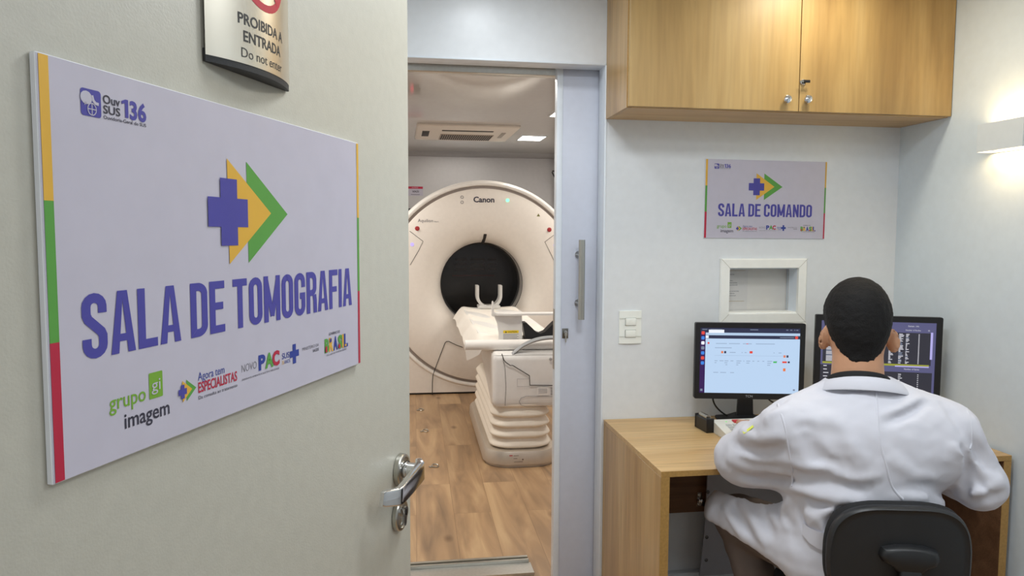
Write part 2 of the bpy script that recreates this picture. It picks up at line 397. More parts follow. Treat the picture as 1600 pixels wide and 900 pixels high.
def glyph(ch, w=.42, t=.148):
    """tall condensed capitals, height 1; returns (list of quads, width)"""
    l, r, b_, tp = t/2, w-t/2, t/2, 1-t/2; R = (r-l)/2; cx = (l+r)/2
    O = arc(cx, tp-R, R, R, 0, 180)+arc(cx, b_+R, R, R, 180, 360); O = O+[O[0]]
    if ch == 'I': return stroke([(t/2, 0), (t/2, 1)], t), t
    if ch == 'L': return stroke([(l, 1), (l, b_), (w*.93, b_)], t), w*.93
    if ch == 'E': return stroke([(w*.95, tp), (l, tp), (l, b_), (w*.95, b_)], t)+stroke([(l, .52), (w*.85, .52)], t*.95), w*.95
    if ch == 'F': return stroke([(w*.95, tp), (l, tp), (l, 0)], t)+stroke([(l, .50), (w*.85, .50)], t*.95), w*.95
    if ch == 'T': return stroke([(0, tp), (w, tp)], t)+stroke([(w/2, tp), (w/2, 0)], t), w
    if ch == 'O': return stroke(O, t), w
    if ch == 'D': return stroke([(l, b_), (l, tp), (cx-.02, tp)]+arc(cx-.02, tp-R, R+.02, R, 90, 0)+arc(cx-.02, b_+R, R+.02, R, 0, -90)+[(l, b_)], t), w
    if ch == 'C': return stroke([(r, .64), (r, tp-R)]+arc(cx, tp-R, R, R, 0, 180)+arc(cx, b_+R, R, R, 180, 360)+[(r, .36)], t), w
    if ch == 'G': return stroke([(r, .66), (r, tp-R)]+arc(cx, tp-R, R, R, 0, 180)+arc(cx, b_+R, R, R, 180, 360)+[(r, .46), (cx, .46)], t), w
    if ch == 'S': return stroke([(r, .69), (r, tp-R)]+arc(cx, tp-R, R, R, 0, 180)+[(l, .67)]+[(l+.03, .60), (cx, .50), (r-.03, .40), (r, .33)]+[(r, b_+R)]+arc(cx, b_+R, R, R, 360, 180)+[(l, .31)], t), w
    if ch == 'R': return stroke([(l, 0), (l, tp), (cx, tp)]+arc(cx, tp-R, R, R, 90, 0)+arc(cx, .49+R, R, R, 0, -90)+[(l, .49)], t)+stroke([(r-.02, .44), (r+.005, .3), (r+.01, 0)], t), w
    if ch == 'N': return stroke([(l, 0), (l, 1)], t)+stroke([(r+.01, 0), (r+.01, 1)], t)+stroke([(l, .97), (r+.01, .03)], t*.95), w+.01
    if ch == 'A':
        W = w*1.08; tw = t*1.22; q = lambda L_: [Vector(p) for p in L_]
        return [q([(0, 0), (t*.96, 0), (W/2+.015, 1), (W/2-tw/2, 1)]), q([(W-t*.96, 0), (W, 0), (W/2+tw/2, 1), (W/2-.015, 1)]), q([(W*.22, .19), (W*.78, .19), (W*.74, .31), (W*.26, .31)])], W
    if ch == 'M':
        W = w*1.32; return stroke([(l, 0), (l, 1)], t)+stroke([(W-l, 0), (W-l, 1)], t)+stroke([(l, .95), (W/2, .12)], t*.9)+stroke([(W-l, .95), (W/2, .12)], t*.9), W
    return [], w*.42
def headline(mb, s, x0, x1, z0, h, m, y):
    X = 0; qs = []
    for ch in s:
        g_, wd = glyph(ch)
        for q in g_: qs.append([Vector((p.x+X, p.y)) for p in q])
        X += wd+(.055 if ch != ' ' else 0)
    X -= .055; k = (x1-x0)/X
    for i, q in enumerate(qs): mb.flat([(x0+p.x*k, z0+p.y*h) for p in q], y-9e-6*(i % 14), m)
def plus(a, c, e, f, z0, z1, z2, z3): return [(a, z1), (c, z1), (c, z0), (e, z0), (e, z1), (f, z1), (f, z2), (e, z2), (e, z3), (c, z3), (c, z2), (a, z2)]
def room_sign(t, W, H, th, title, tu0, tu1):
    """t: Empty at the lower left corner of the board, x right, z up, -y out of the board"""
    X = lambda u: u*W
    Z = lambda v: H-v*H
    b = MB(); b.box((0, -th, 0), (W, 0, H), SIGNE, th*.12, 1); b.rect(.0006, .0006, W-.0006, H-.0006, -th-.0002, SIGNW); b.build('board', t)
    y = -th-.0005
    for u0, u1 in ((.004, .020), (.986, .9975)):
        b = MB()
        for k, m in enumerate((YEL, GRN, RED)):
            b.rect(X(u0), Z((k+1)/3*.994+.003), X(u1), Z(k/3*.994+.003), y, m)
        b.build('tricolour_stripe', t)
    b = MB(); b.flat([(X(.480), Z(.168)), (X(.633), Z(.336)), (X(.482), Z(.507))], y, GRN); b.build('green_arrow', t)
    b = MB(); b.flat([(X(.416), Z(.168)), (X(.566), Z(.336)), (X(.418), Z(.507))], y-.0003, YEL); b.build('yellow_arrow', t)
    b = MB(); a, c, e, f = .355, .396, .440, .481
    b.flat(plus(X(a), X(.393), X(.446), X(f), Z(.447), Z(.387), Z(.294), Z(.232)), y-.0006, PURP); b.build('blue_cross', t)
    b = MB(); headline(b, title, X(tu0), X(tu1), Z(.722), .164*H, PURP, y); b.build('title_lettering', t)
    # hotline logo, upper left
    b = MB(); b.flat(rrect(X(.073), Z(.122), X(.111), Z(.056), .0025*W/.5), y, PURP)
    b.flat([(X(.083)+.0055*math.cos(q/12*2*PI)*W/.5, Z(.078)+.0048*math.sin(q/12*2*PI)*W/.5) for q in range(12)], y-.0003, SIGNW)
    b.flat([(X(.080), Z(.09)), (X(.084), Z(.09)), (X(.079), Z(.098))], y-.0003, SIGNW)
    for q in stroke([(X(.094), Z(.070)), (X(.096), Z(.082)), (X(.100), Z(.088)), (X(.106), Z(.089))], .0022*W/.5): b.flat([tuple(p) for p in q], y-.0003, SIGNW)
    ring = [(X(.093)+.0040*math.cos(q/14*2*PI)*W/.5, Z(.104)+.0043*math.sin(q/14*2*PI)*W/.5) for q in range(15)]
    for st in (ring, [(X(.085), Z(.104)), (X(.101), Z(.104))], [(X(.093), Z(.119)), (X(.093), Z(.09))]):
        for q in stroke(st, .0007*W/.5): b.flat([tuple(p) for p in q], y-.0003, SIGNW)
    b.text('Ouv', X(.115), Z(.082), .022*H, INK, y, w=.034*W, bold=.02); b.text('SUS', X(.115), Z(.107), .021*H, INK, y, w=.034*W, bold=.02)
    b.flat([(X(.159), Z(.107)), (X(.166), Z(.107)), (X(.166), Z(.060)), (X(.160), Z(.060)), (X(.152), Z(.066)), (X(.152), Z(.074)), (X(.159), Z(.070))], y, PURP); b.text('36', X(.169), Z(.107), .047*H, PURP, y, w=.036*W, bold=.035); b.text('Ouvidoria-Geral do SUS', X(.115), Z(.121), .009*H, INK, y, w=.089*W, bold=.01)
    b.build('hotline_logo', t)
    # row of logos along the bottom
    b = MB(); b.text('grupo', X(.106), Z(.866), .042*H, LIME, y, w=.078*W, bold=.008)
    b.flat(rrect(X(.192), Z(.868), X(.224), Z(.795), .001), y, LIME); b.text('gi', X(.197), Z(.846), .035*H, SIGNW, y-.0003, w=.021*W)
    b.text('imagem', X(.136), Z(.925), .042*H, INK, y, w=.103*W, bold=.012); b.build('group_logo', t)
    b = MB(); k = .20; ox, oz = .262, .874
    sx = .048/.278; sz = .062/.34*1.05
    lx = lambda u: X(ox+(u-.355)*sx)
    lz = lambda v: Z(oz+(v-.336)*sz)
    b.flat([(lx(.480), lz(.168)), (lx(.633), lz(.336)), (lx(.482), lz(.507))], y, GRN); b.flat([(lx(.416), lz(.168)), (lx(.566), lz(.336)), (lx(.418), lz(.507))], y-.0002, YEL)
    b.flat(plus(lx(a), lx(.393), lx(.446), lx(f), lz(.447), lz(.387), lz(.294), lz(.232)), y-.0004, PURP)
    b.text('Agora tem', X(.316), Z(.856), .026*H, BLUE, y, w=.078*W); b.text('ESPECIALISTAS', X(.316), Z(.893), .032*H, RED, y, w=.118*W, bold=.02)
    b.text('Da consulta ao tratamento', X(.316), Z(.914), .011*H, INK, y, w=.118*W); b.build('specialists_logo', t)
    b = MB(); b.text('NOVO', X(.450), Z(.873), .027*H, GREY, y, w=.052*W, bold=-.012)
    b.text('P', X(.509), Z(.882), .05*H, BLUE, y, w=.026*W, bold=.05); b.text('A', X(.533), Z(.882), .05*H, GRN, y-.0002, w=.032*W, bold=.05); b.text('C', X(.561), Z(.882), .05*H, RED, y-.0003, w=.028*W, bold=.05)
    b.text('DESENVOLVIMENTO E SUSTENTABILIDADE', X(.450), Z(.901), .006*H, INK, y, w=.138*W); b.build('programme_logo', t)
    b = MB(); b.text('SUS', X(.600), Z(.870), .022*H, BLUE, y, w=.030*W, bold=.01); b.text('ANOS', X(.608), Z(.890), .014*H, BLUE, y, w=.026*W); b.text('35', X(.599), Z(.890), .014*H, YEL, y, w=.009*W)
    b.flat(plus(X(.632), X(.645), X(.659), X(.672), Z(.900), Z(.875), Z(.850), Z(.826)), y, BLUE); b.build('health_service_logo', t)
    b = MB(); b.text('MINISTÉRIO DA', X(.688), Z(.862), .013*H, INK, y, w=.078*W, bold=-.01); b.text('SAÚDE', X(.736), Z(.880), .012*H, INK, y, w=.030*W, bold=.01); b.build('ministry_lettering', t)
    b = MB(); b.text('GOVERNO DO', X(.818), Z(.831), .011*H, INK, y, w=.060*W, bold=.015)
    for k, (ch, m, u) in enumerate(zip('BRASIL', (GRN, YEL, BLUE, GRN, YEL, BLUE), (.795, .818, .841, .866, .889, .898))):
        b.text(ch, X(u), Z(.897), .054*H, m, y-.0001*k, w=(.008 if ch == 'I' else .023)*W, bold=.055)
    b.rect(X(.797), Z(.897), X(.806), Z(.873), y-.0008, RED); b.rect(X(.821), Z(.860), X(.829), Z(.845), y-.0008, BLUE); b.rect(X(.867), Z(.897), X(.877), Z(.880), y-.0008, RED); b.rect(X(.902), Z(.897), X(.912), Z(.888), y-.0008, YEL)
    b.text('DO LADO DO POVO BRASILEIRO', X(.805), Z(.915), .007*H, INK, y, w=.110*W); b.build('government_logo', t)
t = thing('room_sign', 'large white printed sign reading SALA DE TOMOGRAFIA on the open door', 'sign', door_loc(0, 1.283, .0003), DRZ)
room_sign(t, .509, .300, .005, 'SALA DE TOMOGRAFIA', .060, .949)
t = thing('room_sign', 'smaller white printed sign reading SALA DE COMANDO under the wall cabinet', 'sign', (1.1621, D-.0005, 1.4522), 0)
t.rotation_euler = (0, -math.radians(-.25), 0)
room_sign(t, .507, .304, .004, 'SALA DE COMANDO', .112, .886)

# curved no-entry sign on the door
t = thing('no_entry_sign', 'curved metal sign reading PROIBIDA A ENTRADA above the big door sign', 'sign', door_loc(.187, 1.619, .0003), DRZ)
NW, NH, SAG = .148, .20, .0165
RR = ((NW/2)**2+SAG**2)/(2*SAG); HA = math.asin(NW/2/RR)
def bend(x, off=0):   # x in 0..NW -> point on the arc
    a = (x/NW*2-1)*HA; return Vector((NW/2+(RR+off)*math.sin(a), -((RR+off)*math.cos(a)-(RR-SAG))-.003, 0))
N = 28
b = MB(); o_ = [bend(NW*i/N, -.0004) for i in range(N+1)]
poly = [(p.x, p.y) for p in o_]+[(NW, -.0), (0, -.0)]
for z0, z1 in ((0, .012), (NH-.012, NH)):
    n = len(poly); vs = [Vector((p[0], p[1], z)) for z in (z0, z1) for p in poly]
    b.add(vs, [list(range(n)), [n+k for k in range(n)][::-1]]+[[k, (k+1) % n, (k+1) % n+n, k+n] for k in range(n)], BLACKM)
b.box((.004, -.0035, .012), (.010, 0, NH-.012), BLACKM); b.box((NW-.010, -.0035, .012), (NW-.004, 0, NH-.012), BLACKM)
b.build('black_end_cap', t)
b = MB(); r0 = [bend(NW*i/N) for i in range(N+1)]; r1 = [bend(NW*i/N, -.001) for i in range(N+1)]
zz = (.006, NH-.006)
for R0, fl_ in ((r0, 0), (r1, 1)):
    vs = [p+Vector((0, 0, z)) for z in zz for p in R0]
    fs = [[i, i+1, N+1+i+1, N+1+i] for i in range(N)]
    b.add(vs, [f[::-1] for f in fs] if fl_ else fs, mat('satin_metal_sheet', (226, 218, 202), .3, .85, noise=.02, nscale=10))
b.build('metal_face', t)
# print on the curved face: cut the flat lettering in strips by bisecting first
def bend_mb(src):
    bm = bmesh.new(); vv = [bm.verts.new(v) for v in src.v]
    for f, m in zip(src.f, src.m):
        try: q = bm.faces.new([vv[i] for i in f]); q.material_index = m
        except ValueError: pass
    for i in range(1, 40):
        x = NW*i/40
        bmesh.ops.bisect_plane(bm, geom=bm.verts[:]+bm.edges[:]+bm.faces[:], plane_co=(x, 0, 0), plane_no=(1, 0, 0), dist=1e-6)
    out = MB(); out.mats = src.mats; bm.verts.index_update()
    for v in bm.verts: out.v.append(bend(v.co.x, .00018-v.co.y)+Vector((0, 0, v.co.z)))
    for f in bm.faces: out.f.append([v.index for v in f.verts]); out.m.append(f.material_index)
    bm.free(); return out
BLK = mat('print_black', (48, 46, 44), .5); SIGNRED = mat('print_signal_red', (196, 36, 56), .45)
b = MB(); c0 = NW/2
b.text('PROIBIDA A', c0-.039, .0435, .0105, BLK, 0, w=.078, bold=.02); b.text('ENTRADA', c0-.0325, .0275, .0105, BLK, 0, w=.065, bold=.02)
b.text('Do not enter', c0-.0355, .012, .0095, BLK, 0, w=.071); bend_mb(b).build('lettering', t)
b = MB(); zc = .106
for q in stroke([(c0+.038*math.cos(k/36*2*PI), zc+.038*math.sin(k/36*2*PI)) for k in range(37)], .0075): b.flat([tuple(p) for p in q], 0, SIGNRED)
for q in stroke([(c0-.027, zc+.027), (c0+.027, zc-.027)], .0065): b.flat([tuple(p) for p in q], -.0002, SIGNRED)
bend_mb(b).build('prohibition_ring', t)
b = MB()
b.flat([(c0+.006*math.cos(k/14*2*PI), zc+.0235+.006*math.sin(k/14*2*PI)) for k in range(14)], 0, BLK)
for q in stroke([(c0, zc+.016), (c0-.001, zc-.004)], .012)+stroke([(c0-.002, zc-.002), (c0-.009, zc-.014), (c0-.018, zc-.025)], .006)+stroke([(c0+.001, zc-.002), (c0+.006, zc-.014), (c0+.012, zc-.030)], .006)+stroke([(c0-.004, zc+.013), (c0-.014, zc+.004), (c0-.016, zc-.006)], .004)+stroke([(c0+.004, zc+.013), (c0+.013, zc+.004), (c0+.019, zc+.001)], .004): b.flat([tuple(p) for p in q], .0002, BLK)
bend_mb(b).build('walking_figure', t)

# ------------------------------------------------------------------ sliding door
sd = bpy.data.objects.new('door_2', None); COL.objects.link(sd); sd.location = (.603, 2.80, 0); struct(sd)
SW = 1.0
MB().box((.0, 0, .02), (SW, .034, 2.115), SLIDE, .002).build('door_leaf', sd)
b = MB(); b.box((-.003, -.004, .02), (.020, .038, 2.115), FRAMEW, .002); b.build('edge_profile', sd)
b = MB(); b.box((-.0045, .008, .93), (-.003, .030, 1.17), STEEL, .0004, 1); b.build('latch_plate', sd)
b = MB(); hx = .088
b.cyl((hx, -.058, 1.135), (hx, -.058, 1.443), .0125, STEEL, seg=28)
for z in (1.195, 1.385):
    b.cyl((hx, -.058, z), (hx, -.008, z), .007, CHROME); b.cyl((hx, -.008, z), (hx, 0, z), .0145, CHROME)
b.build('pull_handle', sd)
b = MB(); b.box((.026, -.004, 1.055), (.050, 0, 1.094), mat('dull_lock_plate', (120, 118, 112), .35, 1), .001)
b.cyl((.038, -.012, 1.079), (.038, -.003, 1.079), .007, CHROME); lk = b.build('lock', sd)
b = MB(); b.prism(rrect(-.0055, -.012, .0055, .004, .004), -.0135, -.012, STEEL); b.prism([(-.002, -.036), (.002, -.036), (.003, -.012), (-.003, -.012)], -.0135, -.012, STEEL)
b.build('key', lk, loc=(.038, -.002, 1.077))

# ------------------------------------------------------------------ pass-through window with the notice behind it
wn = bpy.data.objects.new('window_1', None); COL.objects.link(wn); wn.location = (0, D, 0); struct(wn)
def picture_frame(mb, x0, z0, x1, z1, wd, y0, y1, m, slope=0):
    for a, c in (((x0, z0), (x1, z0)), ((x1, z0), (x1, z1)), ((x1, z1), (x0, z1)), ((x0, z1), (x0, z0))):
        pass
    o = [(x0, z0), (x1, z0), (x1, z1), (x0, z1)]; i = [(x0+wd, z0+wd), (x1-wd, z0+wd), (x1-wd, z1-wd), (x0+wd, z1-wd)]
    e = wd*.12; o2 = [(x0+e, z0+e), (x1-e, z0+e), (x1-e, z1-e), (x0+e, z1-e)]
    rings = [[Vector((p[0], y1, p[1])) for p in o], [Vector((p[0], y0+e, p[1])) for p in o], [Vector((p[0], y0, p[1])) for p in o2],
             [Vector((p[0], y0-slope, p[1])) for p in i], [Vector((p[0], y1, p[1])) for p in i]]
    mb.loft(rings, m, loop=True)
b = MB(); picture_frame(b, 1.234, 1.118, 1.596, 1.372, .036, -.014, 0, CREAM)
for (x0, z0), (x1, z1) in (((1.234, 1.118), (1.270, 1.154)), ((1.596, 1.118), (1.560, 1.154)), ((1.234, 1.372), (1.270, 1.336)), ((1.596, 1.372), (1.560, 1.336))):
    b.tube([(x0, -.0145, z0), (x1, -.0145, z1)], .0005, mat('joint_line', (170, 168, 150), .6), seg=6)
b.box((1.234, -.020, 1.106), (1.596, -.001, 1.117), CREAM, .002); b.build('window_frame', wn, angle=25)
b = MB(); b.box((WX0-.002, .0005, WZ0-.002), (WX0+.004, .078, WZ1+.002), FRAMEW); b.box((WX1-.004, .0005, WZ0-.002), (WX1+.002, .078, WZ1+.002), FRAMEW)
b.box((WX0, .0005, WZ0-.002), (WX1, .078, WZ0+.004), CREAM); b.box((WX0, .0005, WZ1-.004), (WX1, .078, WZ1+.002), FRAMEW); b.build('window_reveal', wn)
GL = bpy.data.materials.new('clear_glass'); GL.use_nodes = True
_n = GL.node_tree.nodes; _l = GL.node_tree.links; _n.remove(_n['Principled BSDF'])
_t = _n.new('ShaderNodeBsdfTransparent'); _t.inputs[0].default_value = (1, 1, 1, 1); _g = _n.new('ShaderNodeBsdfGlossy'); _g.inputs['Roughness'].default_value = .02
_f = _n.new('ShaderNodeFresnel'); _f.inputs[0].default_value = 1.3; _m = _n.new('ShaderNodeMixShader')
_l.new(_f.outputs[0], _m.inputs[0]); _l.new(_t.outputs[0], _m.inputs[1]); _l.new(_g.outputs[0], _m.inputs[2]); _l.new(_m.outputs[0], _n['Material Output'].inputs[0])
b = MB(); b.box((WX0-.03, .0815, WZ0-.03), (WX1+.03, .0875, WZ1+.03), mat('brightening_board_white', (244, 240, 232), .6)); b.build('brightening_board', wn)  # white board added behind the glass to brighten the opening
b = MB(); b.box((WX0+.0045, .060, WZ0+.0045), (WX1-.0045, .064, WZ1-.0045), GL); b.build('glass_pane', wn)
t = thing('paper_notice', 'white paper notice with printed lines seen through the small glazed opening', 'notice', (1.222, 2.7812, 1.162))
b = MB(); b.box((0, -.0006, 0), (.17, 0, .19), mat('notice_paper', (238, 234, 228), .7)); b.build('paper', t)
b = MB(); GOLD = mat('print_gold', (196, 170, 110), .5)
b.rect(.02, .158, .158, .1595, -.0009, GOLD); b.rect(.02, .034, .157, .0355, -.0009, GOLD)
for k, (zz_, wd) in enumerate(((.142, .112), (.117, .105), (.108, .125), (.099, .125), (.090, .082), (.074, .133), (.065, .115), (.056, .12))):
    b.text(('Autorizado para uso da equipe', 'procedimentos e exames', 'atendimento ao paciente', 'identificar o responsavel')[k % 4], .025, zz_, .0042, INK, -.0009, w=wd-.025)
b.build('printed_lines', t)

# ------------------------------------------------------------------ light switch
t = thing('light_switch', 'white double light switch plate on the wall left of the monitors', 'light switch', (.874, D, 1.108))
SWP = mat('switch_plastic', (243, 246, 240), .35)
b = MB()
prof = [(-.0445, .0), (-.0445, -.003)]+[(-.044+.088*i/10, -.004-.004*math.sin(PI*i/10)) for i in range(11)]+[(.0445, -.003), (.0445, 0)]
b.add([Vector((x, y, z)) for z in (-.063, .063) for x, y in prof], [[k, k+1, len(prof)+k+1, len(prof)+k] for k in range(len(prof)-1)]+[list(range(len(prof)))[::-1], [len(prof)+k for k in range(len(prof))]], SWP)
for z in (-.035, .035): b.box((-.0445, -.0083, z-.0004), (.0445, -.0066, z+.0004), mat('switch_groove', (190, 194, 186), .5))
b.build('plate', t)
for z in (.022, -.024):
    k = MB(); k.box((-.0215, -.0085, z-.0145), (.0215, -.0070, z+.0145), mat('switch_gap', (120, 122, 116), .6))
    k.box((-.0205, -.0125, z-.0135), (.0205, -.007, z+.0135), SWP, .0015); k.build('rocker', t)

# ------------------------------------------------------------------ wall cabinet
CX0, CX1, CY, CZ = .766, RX-.001, 2.424, 1.8957
t = thing('wall_cabinet', 'two-door light oak wall cabinet above the desk reaching the ceiling', 'cabinet', (CX0, D-.001, CZ))
cw = CX1-CX0; dpt = D-.001-CY; ch = CEIL-CZ-.004
b = MB(); b.box((0, -dpt+.020, 0), (.018, 0, ch), OAKV, .0006, 1); b.box((cw-.018, -dpt+.020, 0), (cw, 0, ch), OAKV, .0006, 1)
b.box((.018, -dpt+.020, 0), (cw-.018, 0, .018), OAKH, .0006, 1); b.box((.018, -dpt+.020, ch-.018), (cw-.018, 0, ch), OAKH); b.box((.018, -.006, .018), (cw-.018, 0, ch-.018), OAKV)
b.box((0, -dpt+.0185, .001), (.018, -dpt+.0198, ch), EDGE); b.build('carcass', t)
mx = (atY(1248, 170, CY).x-CX0)
ld = MB().box((.003, -dpt, .002), (mx-.0015, -dpt+.018, ch-.003), OAKD, .0008, 1).build('door', t)
rd_ = MB().box((mx+.0015, -dpt, .002), (cw-.002, -dpt+.018, ch-.003), OAKD, .0008, 1).build('door', t)
def knob(par, px, py):
    p = atY(px, py, CY-.012); b = MB(); kx = p.x-CX0; kz = p.z-CZ
    b.lathe([(0, 0), (.006, 0), (.006, -.006), (.0075, -.009), (.0135, -.013), (.0145, -.017), (.0125, -.021), (.007, -.0235), (0, -.024)], mat('clear_knob_chrome', (214, 216, 220), .14, 1), seg=28)
    return b.build('knob', par, loc=(kx, -dpt, kz))
knob(ld, 1230, 155); knob(rd_, 1262, 155)
p = atY(1256, 128, CY-.006); b = MB(); b.lathe([(0, 0), (.0105, 0), (.0105, -.003), (.008, -.006), (0, -.0065)], CHROME, seg=24)
b.box((-.022, -.0185, -.004), (-.006, -.017, .001), STEEL, .0004, 1); b.box((-.007, -.020, -.005), (.017, -.015, .005), BLACK, .002); b.cyl((0, -.006, 0), (0, -.017, 0), .0022, STEEL, seg=10)
b.build('lock_with_key', rd_, loc=(p.x-CX0, -dpt, p.z-CZ), label='chrome lock with a small black-headed key in it')

# ------------------------------------------------------------------ wall lamp
t = thing('wall_lamp', 'white box wall lamp glowing warm up and down on the right wall', 'wall lamp', (RX-.001, 2.225, 1.79), -PI/2)
LW, LH, LDp = .185, .092, .064
LM = mat('lamp_white_metal', (214, 220, 222), .4)
b = MB(); b.box((0, -LDp, -LH/2), (LW, -LDp+.002, LH/2), LM); b.box((0, -LDp+.002, -LH/2), (.002, 0, LH/2), LM); b.box((LW-.002, -LDp+.002, -LH/2), (LW, 0, LH/2), LM)
b.box((.002, -.004, -LH/2), (LW-.002, 0, LH/2), LM); b.box((.002, -LDp+.002, -.004), (LW-.002, -.004, .004), LM); b.build('housing', t)
EM = mat('lamp_glow', (255, 206, 120), .5, emit=6)
for s in (-1, 1):
    b = MB(); b.box((.02, -.038, s*.0065-.002), (LW-.02, -.022, s*.0065+.002), EM); b.build('light_strip', t)
for s in (1, -1):
    area('wall_lamp_light', (RX-.035, 2.225-LW/2, 1.79+s*.03), .04, .15, .65, WARM, (PI if s > 0 else 0, 0, 0), PI)

# ------------------------------------------------------------------ desk
DKX0, DKX1, DKY, DKZ = .7741, 1.9692, 2.0661, .75
t = thing('desk', 'light oak built-in desk with solid side panels under the wall cabinet', 'desk', (DKX0, DKY, 0))
dw, dp = DKX1-DKX0, D-.002-DKY
b = MB(); b.box((0, .001, DKZ-.018), (dw, dp, DKZ), OAKH, .0006, 1); b.box((.0005, 0, DKZ-.0178), (dw-.0005, .001, DKZ-.0004), EDGE); b.build('desk_top', t)
for x0 in (0, dw-.028):
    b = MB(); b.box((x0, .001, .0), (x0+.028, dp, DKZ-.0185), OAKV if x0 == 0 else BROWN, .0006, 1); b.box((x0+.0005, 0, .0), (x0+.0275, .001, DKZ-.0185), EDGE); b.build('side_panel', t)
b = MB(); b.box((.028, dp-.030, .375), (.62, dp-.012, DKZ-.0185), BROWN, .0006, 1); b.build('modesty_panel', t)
# hinge-like bracket with a strap
t = thing('metal_bracket', 'small chrome bracket with black strap on the brown panel under the desk', 'bracket', (1.158, D-.002-.030-.0008, .424))
b = MB(); b.box((-.010, -.002, -.026), (.010, 0, .030), CHROME, .0008, 1); b.cyl((-.012, -.008, -.004), (.012, -.008, -.004), .007, CHROME, seg=16); b.cyl((0, -.006, .019), (0, -.001, .019), .005, STEEL, seg=14); b.cyl((0, -.006, -.018), (0, -.001, -.018), .005, STEEL, seg=14)
b.box((-.007, -.016, -.014), (.009, -.004, .006), CHROME, .002); b.build('plate', t)
b = MB(); b.loft([[Vector((x, y_+a_, z_)) for a_, z_ in ((0, -.019), (.004, -.019), (.004, -.005), (0, -.005))] for x, y_ in ((.006, -.016), (.014, -.030), (.022, -.0385), (.090, -.0385))], BLACK); b.build('strap', t)
# riveted grey plate
t = thing('riveted_plate', 'grey riveted metal plate covering the wall under the desk', 'plate', (1.165, 2.635, .129))
RP = mat('grey_painted_plate', (176, 178, 186), .45)
b = MB(); out = [(.006+.012*math.sin(k/10*PI)-.018*(1-k/10), k/10*.58) for k in range(11)]
b.prism(out+[(.60, .58), (.60, 0)], 0, .008, RP); b.build('sheet', t)
for z in (.063, .155, .247, .336, .42):
    b = MB(); b.lathe([(0, -.004), (.004, -.0035), (.007, -.001), (.0072, .0)], mat('rivet_steel', (110, 110, 112), .3, 1), seg=16); b.build('rivet', t, loc=(.014, -.0002, z))

# ------------------------------------------------------------------ monitors
SCR = lambda n, c, e=1.0: mat(n, c, .4, emit=e)
E_BG = SCR('screen_pale_blue', (196, 222, 252), .86); E_DK = SCR('screen_navy', (44, 48, 74)); E_PU = SCR('screen_purple', (52, 26, 82)); E_WH = SCR('screen_white', (236, 240, 250))
E_GR = SCR('screen_grey_text', (120, 130, 150)); E_RD = SCR('screen_red', (222, 72, 60)); E_OR = SCR('screen_orange', (226, 120, 70)); E_GN = SCR('screen_green', (70, 180, 90)); E_BL = SCR('screen_blue', (60, 130, 220))
E_CH = SCR('screen_charcoal', (52, 52, 62), .9); E_SL = SCR('screen_slate', (92, 92, 130), .9); E_TX = SCR('screen_light_text', (206, 206, 214)); E_HL = SCR('screen_olive_row', (150, 152, 60)); E_LV = SCR('screen_lavender', (176, 170, 226))
def monitor(name, label, x, y, rz, w_, h_, z0, bz, bb, basew):
    t = thing(name, label, 'monitor', (x, y, DKZ), rz)
    b = MB(); zb = z0-DKZ
    # bezel as a frame, casing behind
    o = rrect(-w_/2, zb, w_/2, zb+h_, .006, 3); i = [(px, pz) for px, pz in rrect(-w_/2+bz, zb+bb, w_/2-bz, zb+h_-bz, .001, 3)]
    b.loft([[Vector((p[0], .012, p[1])) for p in o], [Vector((p[0], -.008, p[1])) for p in o], [Vector((p[0]*.996, -.010, p[1])) for p in o], [Vector((p[0], -.010, p[1])) for p in i], [Vector((p[0], -.0055, p[1])) for p in i]], BLACK, cap=False)
    b.loft([[Vector((p[0], .012, p[1])) for p in o], [Vector((p[0]*.93, .030, (p[1]-zb-h_/2)*.9+zb+h_/2)) for p in o], [Vector((p[0]*.6, .045, (p[1]-zb-h_/2)*.6+zb+h_/2)) for p in o]], BLACKM)
    b.build('casing', t)
    b = MB(); b.prism([(-.032, -.0), (.032, -.0), (.024, zb+.06), (-.024, zb+.06)], .030, .045, BLACK); b.build('neck', t)
    b = MB(); q = [rrect(-basew/2*k, -.075*k+.055, basew/2*k, .075*k+.055, .02, 4) for k in (1, 1, .62, .36)]
    b.loft([[Vector((p[0], p[1], z)) for p in r_] for r_, z in zip(q, (0, .006, .016, .030))], BLACKM); b.build('base', t)
    return t, zb
# left monitor
p0 = atY(1088, 507, 2.575); p1 = atY(1261, 503, 2.495); m1w = math.hypot(p1.x-p0.x, p1.y-p0.y); m1rz = math.atan2(p1.y-p0.y, p1.x-p0.x)
m1h = (p0.z-atY(1085, 622, 2.575).z+p1.z-atY(1256, 626, 2.495).z)/2; m1z = (p0.z+p1.z)/2-m1h
t, zb = monitor('monitor', 'black monitor showing a bright white page left of the seated person', (p0.x+p1.x)/2, (p0.y+p1.y)/2+.012, m1rz, m1w, m1h, m1z, .019, .022, .19)
X0, X1, Z0, Z1 = -m1w/2+.019, m1w/2-.019, zb+.022, zb+m1h-.019; sw, sh = X1-X0, Z1-Z0
sx = lambda u: X0+u*sw
sz = lambda v: Z1-v*sh
b = MB(); y = -.0056; b.rect(X0, Z0, X1, Z1, y, E_BG); y2 = y-.0003; y3 = y-.0006
b.rect(X0, Z0, sx(.055), Z1, y2, E_PU); b.rect(sx(0), sz(.075), X1, Z1, y2-.0001, E_DK); b.rect(sx(.085), sz(.078), sx(.24), sz(.03), y3, E_WH)
b.rect(sx(.055), sz(.115), X1, sz(.078), y2-.0002, SCR('screen_toolbar', (176, 200, 226))); b.rect(sx(.055), sz(.165), X1, sz(.115), y2-.0002, E_DK); b.rect(sx(.055), sz(.16), sx(.085), sz(.12), y3, E_WH)
